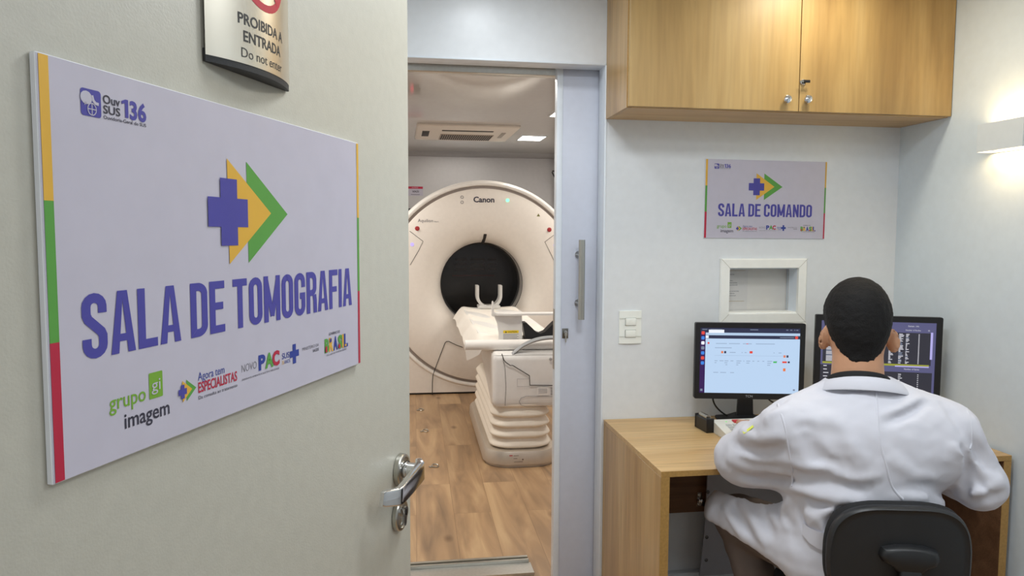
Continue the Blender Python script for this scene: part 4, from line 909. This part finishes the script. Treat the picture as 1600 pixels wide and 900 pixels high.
# ------------------------------------------------------------------ sculpting with distance fields
def V3(*a): return np.array(a, float)
def smin(a, b, k):
    if k <= 0: return np.minimum(a, b)
    h = np.clip(.5+.5*(b-a)/k, 0, 1); return b*(1-h)+a*h-k*h*(1-h)
class Field:
    def __init__(s, lo, hi, h):
        s.h = h; s.lo = np.array(lo, float); s.n = np.ceil((np.array(hi)-s.lo)/h).astype(int)+1; s.F = np.full(s.n, .2, np.float32)
    def sub(s, lo, hi):
        a = np.clip(np.floor((np.array(lo)-s.lo)/s.h).astype(int), 0, s.n-1); b = np.clip(np.ceil((np.array(hi)-s.lo)/s.h).astype(int)+1, 1, s.n)
        b = np.maximum(b, a+1)
        sl = tuple(slice(i, j) for i, j in zip(a, b))
        ax = [s.lo[i]+s.h*np.arange(a[i], b[i]) for i in range(3)]
        return sl, np.stack(np.meshgrid(*ax, indexing='ij'), -1)
    def put(s, lo, hi, fn, k, pad=.05):
        sl, P = s.sub(np.array(lo)-pad, np.array(hi)+pad); s.F[sl] = smin(s.F[sl], fn(P).astype(np.float32), k)
    def cap(s, a, b, ra, rb, k=.02, flat=None):
        a, b = np.array(a, float), np.array(b, float); R = max(ra, rb)
        s.put(np.minimum(a, b)-R, np.maximum(a, b)+R, lambda P: d_cap(P, a, b, ra, rb), k)
    def ell(s, c, ax, rad, k=.02):
        c = np.array(c, float); R = max(rad); s.put(c-R, c+R, lambda P: d_ell(P, c, ax, rad), k)
    def cut(s, fn, k=0):
        sl, P = s.sub(s.lo, s.lo+s.h*s.n); s.F = -smin(-s.F, -fn(P).astype(np.float32), k)
    def at(s, P):
        q = (np.asarray(P)-s.lo)/s.h; i = np.clip(np.floor(q).astype(int), 0, s.n-2); f = q-i; r = 0
        for dx in (0, 1):
            for dy in (0, 1):
                for dz in (0, 1):
                    w_ = (f[..., 0] if dx else 1-f[..., 0])*(f[..., 1] if dy else 1-f[..., 1])*(f[..., 2] if dz else 1-f[..., 2])
                    r = r+w_*s.F[i[..., 0]+dx, i[..., 1]+dy, i[..., 2]+dz]
        return r
    def hit(s, px, py, t0=1.1, t1=2.6):
        """where the sight line through an image point meets the surface"""
        ts = np.arange(t0, t1, s.h*.5); d = np.array(ray(px, py)); P = np.array(CAMP)+ts[:, None]*d
        ok = np.all((P > s.lo) & (P < s.lo+s.h*(s.n-1)), 1); v = np.where(ok, s.at(P), 1); k = np.where(v < 0)[0]
        return P[k[0]] if len(k) else None
def d_cap(P, a, b, ra, rb):
    ba = b-a; t = np.clip(((P-a)@ba)/(ba@ba), 0, 1); return np.linalg.norm(P-a-t[..., None]*ba, axis=-1)-(ra+(rb-ra)*t)
def d_ell(P, c, ax, rad):
    q = (P-c)@np.array(ax).T; rad = np.array(rad); k0 = np.linalg.norm(q/rad, axis=-1); k1 = np.linalg.norm(q/rad**2, axis=-1); return k0*(k0-1)/np.maximum(k1, 1e-6)
def fbm(P, f, seed=0):
    r = np.random.RandomState(seed); o = 0
    for k in range(7):
        d = r.randn(3); d /= np.linalg.norm(d); o = o+np.sin(P@d*f*r.uniform(.6, 1.7)+r.uniform(0, 6.28)+1.3*np.sin(P@r.randn(3)*f*.5))
    return o/7
def surface_nets(F, lo, h):
    S_ = F < 0; n = np.array(F.shape); c = n-1
    cnt = np.zeros(c, np.int8); pos = np.zeros((*c, 3), np.float32)
    cor = [(i, j, k) for i in (0, 1) for j in (0, 1) for k in (0, 1)]
    g = lambda A, o: A[o[0]:o[0]+c[0], o[1]:o[1]+c[1], o[2]:o[2]+c[2]]
    for a in cor:
        for ax in range(3):
            if a[ax]: continue
            b_ = list(a); b_[ax] = 1; fa, fb = g(F, a), g(F, b_); m = (fa < 0) != (fb < 0)
            t = np.where(m, fa/np.where(m, fa-fb, 1), 0); cnt += m
            for q in range(3): pos[..., q] += m*(a[q]+(t if q == ax else 0))
    act = cnt > 0; idx = np.full(c, -1, int); idx[act] = np.arange(act.sum())
    I = np.stack(np.where(act), -1); verts = lo+h*(I+pos[act]/cnt[act][:, None])
    faces = []
    for ax in range(3):
        u, v = (ax+1) % 3, (ax+2) % 3
        sl0 = [slice(1, -1)]*3; sl1 = [slice(1, -1)]*3; sl0[ax] = slice(0, -1); sl1[ax] = slice(1, None)
        a, b_ = S_[tuple(sl0)], S_[tuple(sl1)]; X = np.stack(np.where(a != b_), -1)
        off = np.ones(3, int); off[ax] = 0; X0 = X+off; fl = a[tuple(X.T)]
        eu = np.eye(3, dtype=int)[u]; ev = np.eye(3, dtype=int)[v]
        q = [X0, X0-eu, X0-eu-ev, X0-ev]; q = np.stack([idx[tuple(k.T)] for k in q], -1)
        q[~fl] = q[~fl][:, ::-1]; faces.append(q)
    return verts, np.concatenate(faces)
def field_mesh(name, fld, m, parent, org, it=2):
    v, f = surface_nets(fld.F, fld.lo, fld.h)
    if it:
        E_ = np.concatenate([f[:, [0, 1]], f[:, [1, 2]], f[:, [2, 3]], f[:, [3, 0]]]); E_ = np.concatenate([E_, E_[:, ::-1]])
        deg = np.bincount(E_[:, 0], minlength=len(v))[:, None]
        for _ in range(it):
            for lam in (.5, -.45):
                a = np.stack([np.bincount(E_[:, 0], v[E_[:, 1], q], len(v)) for q in range(3)], -1)/np.maximum(deg, 1); v = v+lam*(a-v)
    me = bpy.data.meshes.new(name); me.from_pydata((v-np.array(org)).tolist(), [], f.tolist()); me.materials.append(m)
    me.polygons.foreach_set('use_smooth', [True]*len(me.polygons)); me.update()
    o = bpy.data.objects.new(name, me); COL.objects.link(o); o.parent = parent; return o

# ------------------------------------------------------------------ the seated person
PO_ = (1.25, 1.79, 0)
per = thing('person', 'seated person in a white lab coat seen from behind, facing the right monitor', 'person', PO_)
SKIN = mat('skin_tan', (196, 146, 112), .5, noise=.05, nscale=40); HAIR = mat('hair_black', (15, 13, 13), .75, spec=.3, noise=.3, nscale=160, bump=.9, bscale=260)
COAT = mat('lab_coat_white', (210, 210, 218), .9, spec=.15, bump=.06, bscale=900, noise=.01); TROU = mat('trousers_taupe_grey', (104, 92, 86), .7, bump=.1, bscale=700); SHIRT = mat('shirt_black', (20, 20, 22), .8); SHOE = mat('shoe_black', (24, 22, 22), .4)
rt, ft = V3(.947, -.322, 0), V3(.322, .947, 0)
rh, fh, uz = V3(.899, -.438, 0), V3(.438, .899, 0), V3(0, 0, 1)
TA, HA_ = (rt, ft, uz), (rh, fh, uz)
HC = V3(1.240, 1.832, 1.240); NB = V3(1.213, 1.778, 1.02)
shL, shR = V3(1.040, 1.805, .945), V3(1.425, 1.693, .947)
elL, wrL = V3(.992, 2.010, .812), V3(1.135, 2.235, .826)
elR, wrR = V3(1.477, 1.648, .822), V3(1.482, 1.930, .800)
hipL, hipR = V3(1.135, 1.80, .598), V3(1.345, 1.74, .598)
knL, knR = V3(1.045, 2.105, .575), V3(1.395, 2.10, .565)
anL, anR = V3(1.12, 1.90, .11), V3(1.40, 1.98, .11)
def head(F):
    F.ell(HC+V3(0, 0, .003), HA_, (.0765, .096, .096), 0); F.ell(HC-fh*.018+uz*-.030, HA_, (.0735, .078, .075), .02)
    F.ell(HC+fh*.040-uz*.075, HA_, (.058, .062, .062), .025); F.ell(HC+fh*.064-uz*.112, HA_, (.030, .028, .020), .025)
    F.cap(HC-fh*.030-uz*.06, NB, .060, .070, .03)
# body
B_ = Field((.90, 1.52, .40), (1.62, 2.52, 1.36), .0052)
head(B_)
B_.cap(HC+fh*.093-uz*.025, HC+fh*.110-uz*.055, .010, .014, .012)                   # nose
for s in (-1, 1):
    B_.ell(HC+fh*.100-uz*.058+rh*s*.012, HA_, (.009, .011, .009), .01)
    B_.cap(HC+fh*.090+rh*s*.014-uz*.005, HC+fh*.074+rh*s*.050-uz*.006, .010, .009, .014)  # brow
    B_.ell(HC+fh*.070+rh*s*.052-uz*.050, HA_, (.020, .020, .018), .02)             # cheek
B_.cap(HC+fh*.089-uz*.083-rh*.018, HC+fh*.089-uz*.083+rh*.018, .008, .008, .006); B_.cap(HC+fh*.086-uz*.094-rh*.014, HC+fh*.086-uz*.094+rh*.014, .0085, .0085, .004)
def sock(P):
    d = 1
    for s in (-1, 1): d = np.minimum(d, d_ell(P, HC+fh*.098+rh*s*.032-uz*.026, HA_, (.017, .014, .011)))
    return -d
B_.cut(sock, .006)
for s in (-1, 1):                                                                    # ears
    e = HC+rh*(s*.0785+.004)-fh*.008-uz*.060; ea = rh*s*.83-fh*.55; ea /= np.linalg.norm(ea); eb = np.cross(uz, ea)
    tl = uz*.97-fh*.22; tl /= np.linalg.norm(tl)
    B_.ell(e+ea*.004, (ea, np.cross(tl, ea), tl), (.016, .010, .031), .008)
    B_.put(e-.04, e+.05, lambda P: np.abs(d_ell(P, e+ea*.008, (ea, np.cross(tl, ea), tl), (.017, .010, .033)))-.0015, .004)
B_.ell(V3(1.222, 1.775, .90), TA, (.165, .095, .15), .05); B_.ell(V3(1.225, 1.785, .72), TA, (.165, .12, .17), .05); B_.ell(V3(1.235, 1.78, .57), TA, (.165, .13, .12), .05)
for a in (shL, shR): B_.cap(NB-uz*.03, a, .055, .052, .04)
for a, e, w_ in ((shL, elL, wrL), (shR, elR, wrR)): B_.cap(a, e, .050, .040, .03); B_.cap(e, w_, .040, .027, .015)
def hand(F, w_, fwd, side, curl=1.0):
    fwd = V3(*fwd); fwd /= np.linalg.norm(fwd); side = V3(*side); side -= fwd*(side@fwd); side /= np.linalg.norm(side); up = np.cross(side, fwd); up = up if up[2] > 0 else -up
    pts = []
    for q, ln in zip((.030, .010, -.010, -.029), (.070, .078, .072, .058)):
        kn = w_+fwd*(.085-.05*abs(q-.008))+side*q+up*.004; F.cap(w_+fwd*.015+side*q*.55, kn, .0135, .0115, .012)
        p_ = kn; ang = -.15
        for seg_, rr_ in ((.45, .0092), (.30, .0084), (.25, .0076)):
            n_ = p_+(fwd*math.cos(ang)+up*math.sin(ang))*ln*seg_; F.cap(p_, n_, rr_+.0006, rr_, .002); p_ = n_; ang -= .42*curl
        pts.append(p_)
    a = w_+fwd*.022+side*.024; c_ = a+fwd*.030+side*.026-up*.006; d_ = c_+fwd*.030+side*.006-up*.008
    F.cap(a, c_, .0135, .0105, .008); F.cap(c_, d_, .0102, .0085, .002)
hand(B_, wrL, (.44, .86, -.10), (.86, -.44, 0), 1.0); hand(B_, wrR, (-.03, 1, -.10), (-1, -.03, 0), .8)
BODY = field_mesh('body', B_, SKIN, per, PO_, 2)
for s in (-1, 1):
    b = MB(); p = Vector(HC+fh*.080+rh*s*.032-uz*.026)-Vector(PO_); b.sph(p, .0125, mat('eye_white', (228, 226, 222), .2)); q = p+Vector(fh)*.0095; b.sph(q, .0058, mat('iris_brown', (52, 34, 24), .2)); b.build('eye', per)
# hair: a close cropped cap over the skull
H_ = Field(HC-V3(.115, .125, .16), HC+V3(.115, .125, .125), .0034)
head(H_)
_, P = H_.sub(H_.lo, H_.lo+H_.h*H_.n); P = P[:H_.n[0], :H_.n[1], :H_.n[2]]
q = P-HC; qa = q@rh; qf = q@fh; qz = q[..., 2]; az = np.abs(np.arctan2(qa, -qf))   # 0 at the back, pi at the face
line = np.interp(az, [0, .25, .55, .85, 1.12, 1.35, 1.50, 1.70, 1.85, 2.2, 2.6, PI], [-.112, -.107, -.090, -.066, -.042, -.026, -.022, -.028, -.050, .030, .050, .054])
nz_ = fbm(P, 210, 2)*.0016+fbm(P, 420, 5)*.0012
th = .0105*np.clip((qz-line)/.06+.08, .0, 1)
H_.F = np.maximum(H_.F-th-nz_, (line-qz+fbm(P, 330, 7)*.007+fbm(P, 700, 9)*.007)*.8).astype(np.float32)
H_.F = np.maximum(H_.F, -(H_.F+.03))
field_mesh('hair', H_, HAIR, per, PO_, 0)
for s in (-1, 1): b = MB(); b.tube([tuple(Vector(HC+fh*a+rh*s*x-uz*z)-Vector(PO_)) for a, x, z in ((.1015, .016, .001), (.0985, .034, -.004), (.083, .055, .004))], [.0035, .004, .002], HAIR, 8); b.build('eyebrow', per)
# trousers and shoes
T_ = Field((.92, 1.60, .03), (1.52, 2.24, .68), .008)
for hp, kn, an in ((hipL, knL, anL), (hipR, knR, anR)):
    T_.cap(hp, kn, .096, .073, .02); T_.cap(kn, an, .066, .052, .02); T_.cap(an, an-uz*.03+V3(0, .01, 0), .056, .058, .01)
T_.ell(V3(1.235, 1.78, .60), TA, (.165, .13, .10), .03)
_, P = T_.sub(T_.lo, T_.lo+T_.h*T_.n); P = P[:T_.n[0], :T_.n[1], :T_.n[2]]; T_.F = (T_.F+fbm(P, 70, 3)*.004).astype(np.float32)
field_mesh('trousers', T_, TROU, per, PO_, 2)
for an, fw in ((anL, V3(.1, .99, 0)), (anR, V3(.2, .98, 0))):
    s_ = Field(an-V3(.1, .12, .11), an+V3(.14, .26, .05), .006)
    s_.cap(an-uz*.045-fw*.03, an-uz*.02, .042, .040, .02); s_.cap(an-uz*.065-fw*.03, an-uz*.068+fw*.14, .038, .036, .03); s_.cut(lambda P: .006-P[..., 2])
    field_mesh('shoe', s_, SHOE, per, PO_, 1)
# lab coat
C_ = Field((.86, 1.44, .43), (1.64, 2.36, 1.12), .0065)
C_.ell(V3(1.215, 1.755, .885), TA, (.205, .150, .185), 0); C_.ell(V3(1.232, 1.765, .70), TA, (.200, .165, .185), .08); C_.ell(V3(1.240, 1.775, .57), TA, (.212, .180, .125), .06)
C_.cap(shL+V3(.05, 0, -.03), shR+V3(-.05, 0, -.03), .098, .098, .05)
C_.cap(NB+V3(0, .005, .02), shL+V3(0, 0, -.004), .062, .068, .05); C_.cap(NB+V3(0, .005, .02), shR+V3(-.01, 0, .012), .062, .072, .05)
C_.cap(shL, elL, .072, .062, .03); C_.cap(shL-uz*.035+ft*.02, elL-uz*.012-ft*.02, .066, .064, .03); C_.cap(elL-V3(0, .01, .012), wrL+(elL-wrL)*.22, .066, .040, .02)
C_.cap(elL+V3(.03, -.05, -.02), elL+V3(.09, -.12, -.02), .062, .055, .04)
C_.cap(shR, elR, .070, .064, .016); C_.cap(elR, wrR+(elR-wrR)*.22, .062, .050, .02)
def thigh_side(P):
    ax = knL-hipL; t_ = np.clip(((P-hipL)@ax)/(ax@ax), 0, 1); return (P-hipL-t_[..., None]*ax)@V3(.58, .17, .80)-(.092-.050*np.clip(t_*1.6, 0, 1))
# tail of the coat lying over the left thigh
C_.put((.9, 1.6, .45), (1.3, 2.25, .72), lambda P: np.maximum(np.maximum(d_cap(P, hipL, knL+V3(0, .03, 0), .118, .093), thigh_side(P)), .572-.10*np.clip(1.95-P[..., 1], 0, .5)-P[..., 2]+(P[..., 0]-1.05)*.12), .03)
C_.cut(lambda P: .475-P[..., 2])
neckcut = lambda P: -d_cap(P, NB-uz*.05-fh*.0, HC-fh*.03-uz*.04, .074, .074)
C_.cut(neckcut, .01)
Z8 = lambda L_: [(1100+x/2.648, 560+y/2.648) for x, y in L_]
folds = [([(1072, 380), (1090, 410), (1096, 450), (1086, 520), (1078, 575)], -.019, .013), ([(1035, 372), (1075, 400), (1085, 430)], .007, .014), ([(1088, 600), (1150, 590), (1235, 560)], -.006, .014), ([(1090, 560), (1160, 545), (1225, 500)], .005, .016),
 ([(915, 185), (840, 230), (760, 262)], -.007, .016), ([(900, 165), (820, 205), (750, 235)], .005, .014), ([(1000, 200), (1050, 260), (1085, 340)], -.004, .02),
 ([(245, 215), (280, 195), (330, 175)], -.008, .013), ([(262, 250), (300, 225), (330, 215)], .006, .013), ([(160, 300), (220, 330), (310, 320)], .006, .018), ([(120, 350), (200, 385), (320, 370)], -.006, .02), ([(110, 420), (210, 455), (350, 470)], .006, .02), ([(150, 480), (250, 505), (360, 500)], -.006, .018), ([(170, 510), (280, 520), (390, 545)], .006, .016),
 ([(372, 535), (450, 562), (540, 580), (640, 590)], .009, .016), ([(395, 560), (470, 600), (560, 612)], -.007, .014), ([(380, 470), (450, 500), (560, 515), (660, 530)], -.005, .022), ([(470, 385), (520, 425), (575, 435)], -.004, .022), ([(400, 230), (470, 260), (560, 250)], .003, .03), ([(350, 430), (430, 450), (520, 445)], .004, .018), ([(160, 395), (230, 420), (340, 425)], .004, .014), ([(1120, 420), (1160, 470), (1225, 520)], .005, .014), ([(1095, 470), (1140, 520), (1200, 560)], -.005, .014), ([(720, 470), (650, 500), (560, 505)], .004, .02), ([(420, 640), (470, 660), (500, 720)], .006, .014),
 ([(820, 575), (910, 578), (1000, 590), (1072, 618)], .009, .015), ([(960, 560), (1020, 570), (1080, 605)], -.006, .013), ([(880, 510), (960, 540), (1040, 560)], -.005, .02), ([(780, 420), (860, 480), (930, 500)], .004, .022),
 ([(600, 600), (560, 640), (520, 700)], -.009, .016), ([(560, 600), (500, 640), (440, 680)], .007, .014), ([(400, 600), (400, 660), (420, 700)], -.008, .013), ([(350, 590), (330, 640), (345, 700)], .008, .015),
 ([(120, 600), (150, 660), (200, 740)], -.006, .016), ([(160, 590), (200, 660), (250, 760)], .006, .016), ([(210, 590), (240, 650), (280, 720)], -.007, .016), ([(255, 590), (280, 640), (320, 700)], .006, .015), ([(90, 610), (110, 660), (160, 740)], .005, .015),
 ([(450, 140), (560, 130), (680, 120)], -.004, .02), ([(540, 250), (600, 320), (640, 420)], .0035, .03), ([(420, 300), (450, 380), (480, 460)], -.004, .03), ([(1120, 260), (1150, 340), (1200, 420)], .005, .018), ([(1110, 330), (1140, 420), (1190, 490)], -.005, .018)]
C0 = C_.F.copy(); band = np.abs(C_.F) < .035; I = np.stack(np.where(band), -1); PB = C_.lo+C_.h*I; disp = np.zeros(len(I))
for L_, amp, wd in folds:
    H3 = [C_.hit(*p_) for p_ in Z8(L_)]; H3 = [h_ for h_ in H3 if h_ is not None]
    if len(H3) < 2: continue
    H3 = np.array([tuple(p_) for p_ in smooth_path([tuple(h_) for h_ in H3], 4)]); ok = np.all((PB > H3.min(0)-.06) & (PB < H3.max(0)+.06), 1); Q = PB[ok]; dm = np.full(len(Q), 9.)
    for a, c_ in zip(H3[:-1], H3[1:]):
        if np.linalg.norm(c_-a) < 1e-5: continue
        dm = np.minimum(dm, d_cap(Q, a, c_, 0, 0))
    e0 = np.minimum(np.linalg.norm(Q-H3[0], axis=1), np.linalg.norm(Q-H3[-1], axis=1)); disp[ok] += 2.9*amp*np.exp(-(dm/(wd*.68))**2)*np.clip(e0/.03+.25, 0, 1)
disp += .0018*fbm(PB, 26, 11)+.0030*fbm(PB*V3(.7, .7, 1.3), 75, 12)+.0012*fbm(PB, 160, 14)
C_.F[tuple(I.T)] -= disp.astype(np.float32)
field_mesh('lab_coat', C_, COAT, per, PO_, 2)
def seam(name, L_, r, m=COAT):
    pts = [(q_.x, q_.y) for q_ in smooth_path([(x, y, 0) for x, y in Z8(L_)], 8)]
    H3 = [C_.hit(*q_) for q_ in pts]; D_ = np.array([np.linalg.norm(h_-np.array(CAMP)) if h_ is not None else np.nan for h_ in H3])
    ok = ~np.isnan(D_); pts = [q_ for q_, o_ in zip(pts, ok) if o_]; D_ = D_[ok]
    for _ in range(6): D_[1:-1] = .25*D_[:-2]+.5*D_[1:-1]+.25*D_[2:]
    b = MB(); b.tube([CAMP+ray(*q_).normalized()*(k-.0002)-Vector(PO_) for q_, k in zip(pts, D_)], r, m, 8); b.build(name, per)
seam('back_seam', [(706, 96), (715, 200), (726, 330), (752, 440), (778, 530), (822, 582)], .0036)
seam('shoulder_seam', [(306, 190), (332, 270), (350, 370), (364, 460), (366, 530)], .0036)
seam('shoulder_seam', [(1082, 195), (1103, 265), (1107, 340), (1098, 375)], .003)
# folded collars
def collar(name, m, c, rx, ry, prof, tilt, a0, a1, th=0):
    """prof: (outset, height) pairs swept round the neck; angle 0 is the nape"""
    b = MB(); rings = []; n = 44
    for i in range(n+1):
        a = a0+(a1-a0)*i/n; d_ = -fh*math.cos(a)+rh*math.sin(a); base = c+(-fh*math.cos(a)*ry+rh*math.sin(a)*rx)
        dz = tilt*(math.cos(a)-1); k = 1-.45*(abs(a)/PI)**2
        rings.append([Vector(base+d_*o_+uz*(z_*k+dz))-Vector(PO_) for o_, z_ in prof])
    b.loft(rings, m, cap=True); return b.build(name, per, angle=50)
NC = NB+V3(.008, .012, .0); NC2 = NB+V3(.016, .010, .002)
collar('shirt_collar', SHIRT, NC, .072, .070, [(.004, .02), (.003, .085), (.006, .092), (.010, .088), (.011, .02)], .028, -2.6, 2.6)
collar('coat_collar', COAT, NC2, .096, .082, [(.003, .0), (.000, .066), (.003, .077), (.009, .077), (.020, .066), (.032, .051), (.0325, .047), (.028, .046), (.014, .060), (.010, .04), (.010, .0)], .036, -2.5, 2.5)
# half belt at the back and a print on the left sleeve
H3 = [(C_.hit(x, y), C_.hit(x, y2)) for x, y, y2 in ((1254, 816, 836), (1264, 824, 848), (1276, 830, 856), (1287, 833, 861), (1300, 834, 864), (1330, 832, 865))]
b = MB(); rings = []
for a, c_ in H3:
    if a is None or c_ is None: continue
    d_ = np.array(CAMP)-a; d_ /= np.linalg.norm(d_); L_ = [a+d_*.001, a+d_*.010, c_+d_*.010, c_+d_*.001]; rings.append([Vector(q_)-Vector(PO_) for q_ in L_])
if len(rings) > 1: b.loft(rings, COAT); b.build('coat_belt', per)
h_ = [C_.hit(x, y) for x, y in ((1160, 674), (1168, 670), (1176, 664), (1178, 667), (1170, 673), (1162, 678))]
h_ = [k for k in h_ if k is not None]
if len(h_) > 3:
    b = MB(); b.add([Vector(k+(np.array(CAMP)-k)/np.linalg.norm(np.array(CAMP)-k)*.003-np.array(PO_)) for k in h_], [list(range(len(h_)))], mat('sleeve_print_lime', (226, 232, 90), .6)); b.build('sleeve_print', per)

# ------------------------------------------------------------------ office chair
t = thing('office_chair', 'black swivel office chair with rounded backrest carrying the seated person', 'chair', (1.268, 1.795, 0), -math.radians(17.5))
PAD = mat('chair_fabric_black', (24, 24, 26), .85, bump=.2, bscale=700); SHELL = mat('chair_shell_black', (30, 31, 33), .42, bump=.06, bscale=500)
def back_ring(k, y, n=64):
    out = []
    for i in range(n):
        a = 2*PI*i/n; ca, sa = math.cos(a), math.sin(a); e = 2/3.4
        x = .166*k*math.copysign(abs(ca)**e, ca); z = .142*k*math.copysign(abs(sa)**(2/2.9), sa)
        x *= 1-.10*max(0, -z/.142)**2+.0
        out.append(Vector((x, y+.75*x*x, .672+z+.035*x)))
    return out
YB = -.262
b = MB(); b.loft([back_ring(k, YB+dy) for k, dy in ((.30, -.004), (.60, -.003), (.86, .0), (.93, .0), (.955, -.003), (.985, .001), (1.0, .012), (.99, .022))], SHELL); b.build('back_shell', t, angle=60)
b = MB(); b.loft([back_ring(k, YB+dy) for k, dy in ((.97, .020), (1.0, .026), (1.005, .040), (.97, .058), (.85, .068), (.5, .070))], PAD); b.build('backrest_pad', t, angle=60)
b = MB(); zc = .695
def bat(k, y): return [Vector((x*k+.012, y, zc+z*k)) for x, z in ((-.064, .004), (-.058, .020), (-.030, .028), (0, .030), (.030, .028), (.058, .020), (.064, .004), (.058, -.010), (.038, -.020), (.028, -.032), (-.028, -.032), (-.038, -.020), (-.058, -.010))]
b.loft([bat(1.06, YB-.002), bat(1.04, YB-.014), bat(.96, YB-.026), bat(.8, YB-.030)], SHELL); b.build('back_bracket', t, angle=50)
b = MB(); sp = smooth_path([(.012, YB-.016, .680), (.010, YB-.030, .62), (0, YB-.030, .54), (0, YB-.010, .46), (0, YB+.05, .415), (0, -.08, .408)], 6); rings = []
for i, p_ in enumerate(sp):
    tn = (sp[min(i+1, len(sp)-1)]-sp[max(i-1, 0)]).normalized(); nn = tn.cross(Vector((1, 0, 0)))
    rings.append([p_+Vector((q_[0], 0, 0))+nn*q_[1] for q_ in rrect(-.024, -.010, .024, .010, .006, 3)])
b.loft(rings, SHELL); b.build('back_spine', t)
b = MB(); b.loft([[Vector((p_[0]*k, p_[1]*k, z)) for p_ in rrect(-.215, -.20, .215, .22, .11, 8)] for k, z in ((.80, .418), (.96, .424), (1, .436), (1, .455), (.96, .472), (.85, .480), (.4, .481))], PAD); b.build('seat', t, angle=60)
b = MB(); b.box((-.09, -.10, .392), (.09, .10, .418), SHELL, .006); b.cyl((0, 0, .10), (0, 0, .393), .024, BLACK); b.cyl((0, 0, .06), (0, 0, .24), .034, SHELL); b.build('gas_column', t)
for k in range(5):
    a = 2*PI*k/5+.3; d_ = Vector((math.cos(a), math.sin(a), 0)); n_ = Vector((-d_.y, d_.x, 0)); b = MB(); rings = []
    for r_, hw, z0, z1 in ((.02, .030, .068, .115), (.15, .022, .070, .100), (.285, .016, .066, .084)): rings.append([d_*r_+n_*x+Vector((0, 0, z)) for x, z in ((-hw, z0), (hw, z0), (hw, z1), (-hw, z1))])
    b.loft(rings, SHELL); lg = b.build('base_leg', t)
    b = MB(); c_ = d_*.275
    for s in (-1, 1): b.cyl(c_+n_*(s*.009)+Vector((0, 0, .027)), c_+n_*(s*.024)+Vector((0, 0, .027)), .026, BLACK, seg=20)
    b.cyl(c_+Vector((0, 0, .03)), c_+Vector((0, 0, .072)), .007, STEEL, seg=10); b.build('caster', lg)
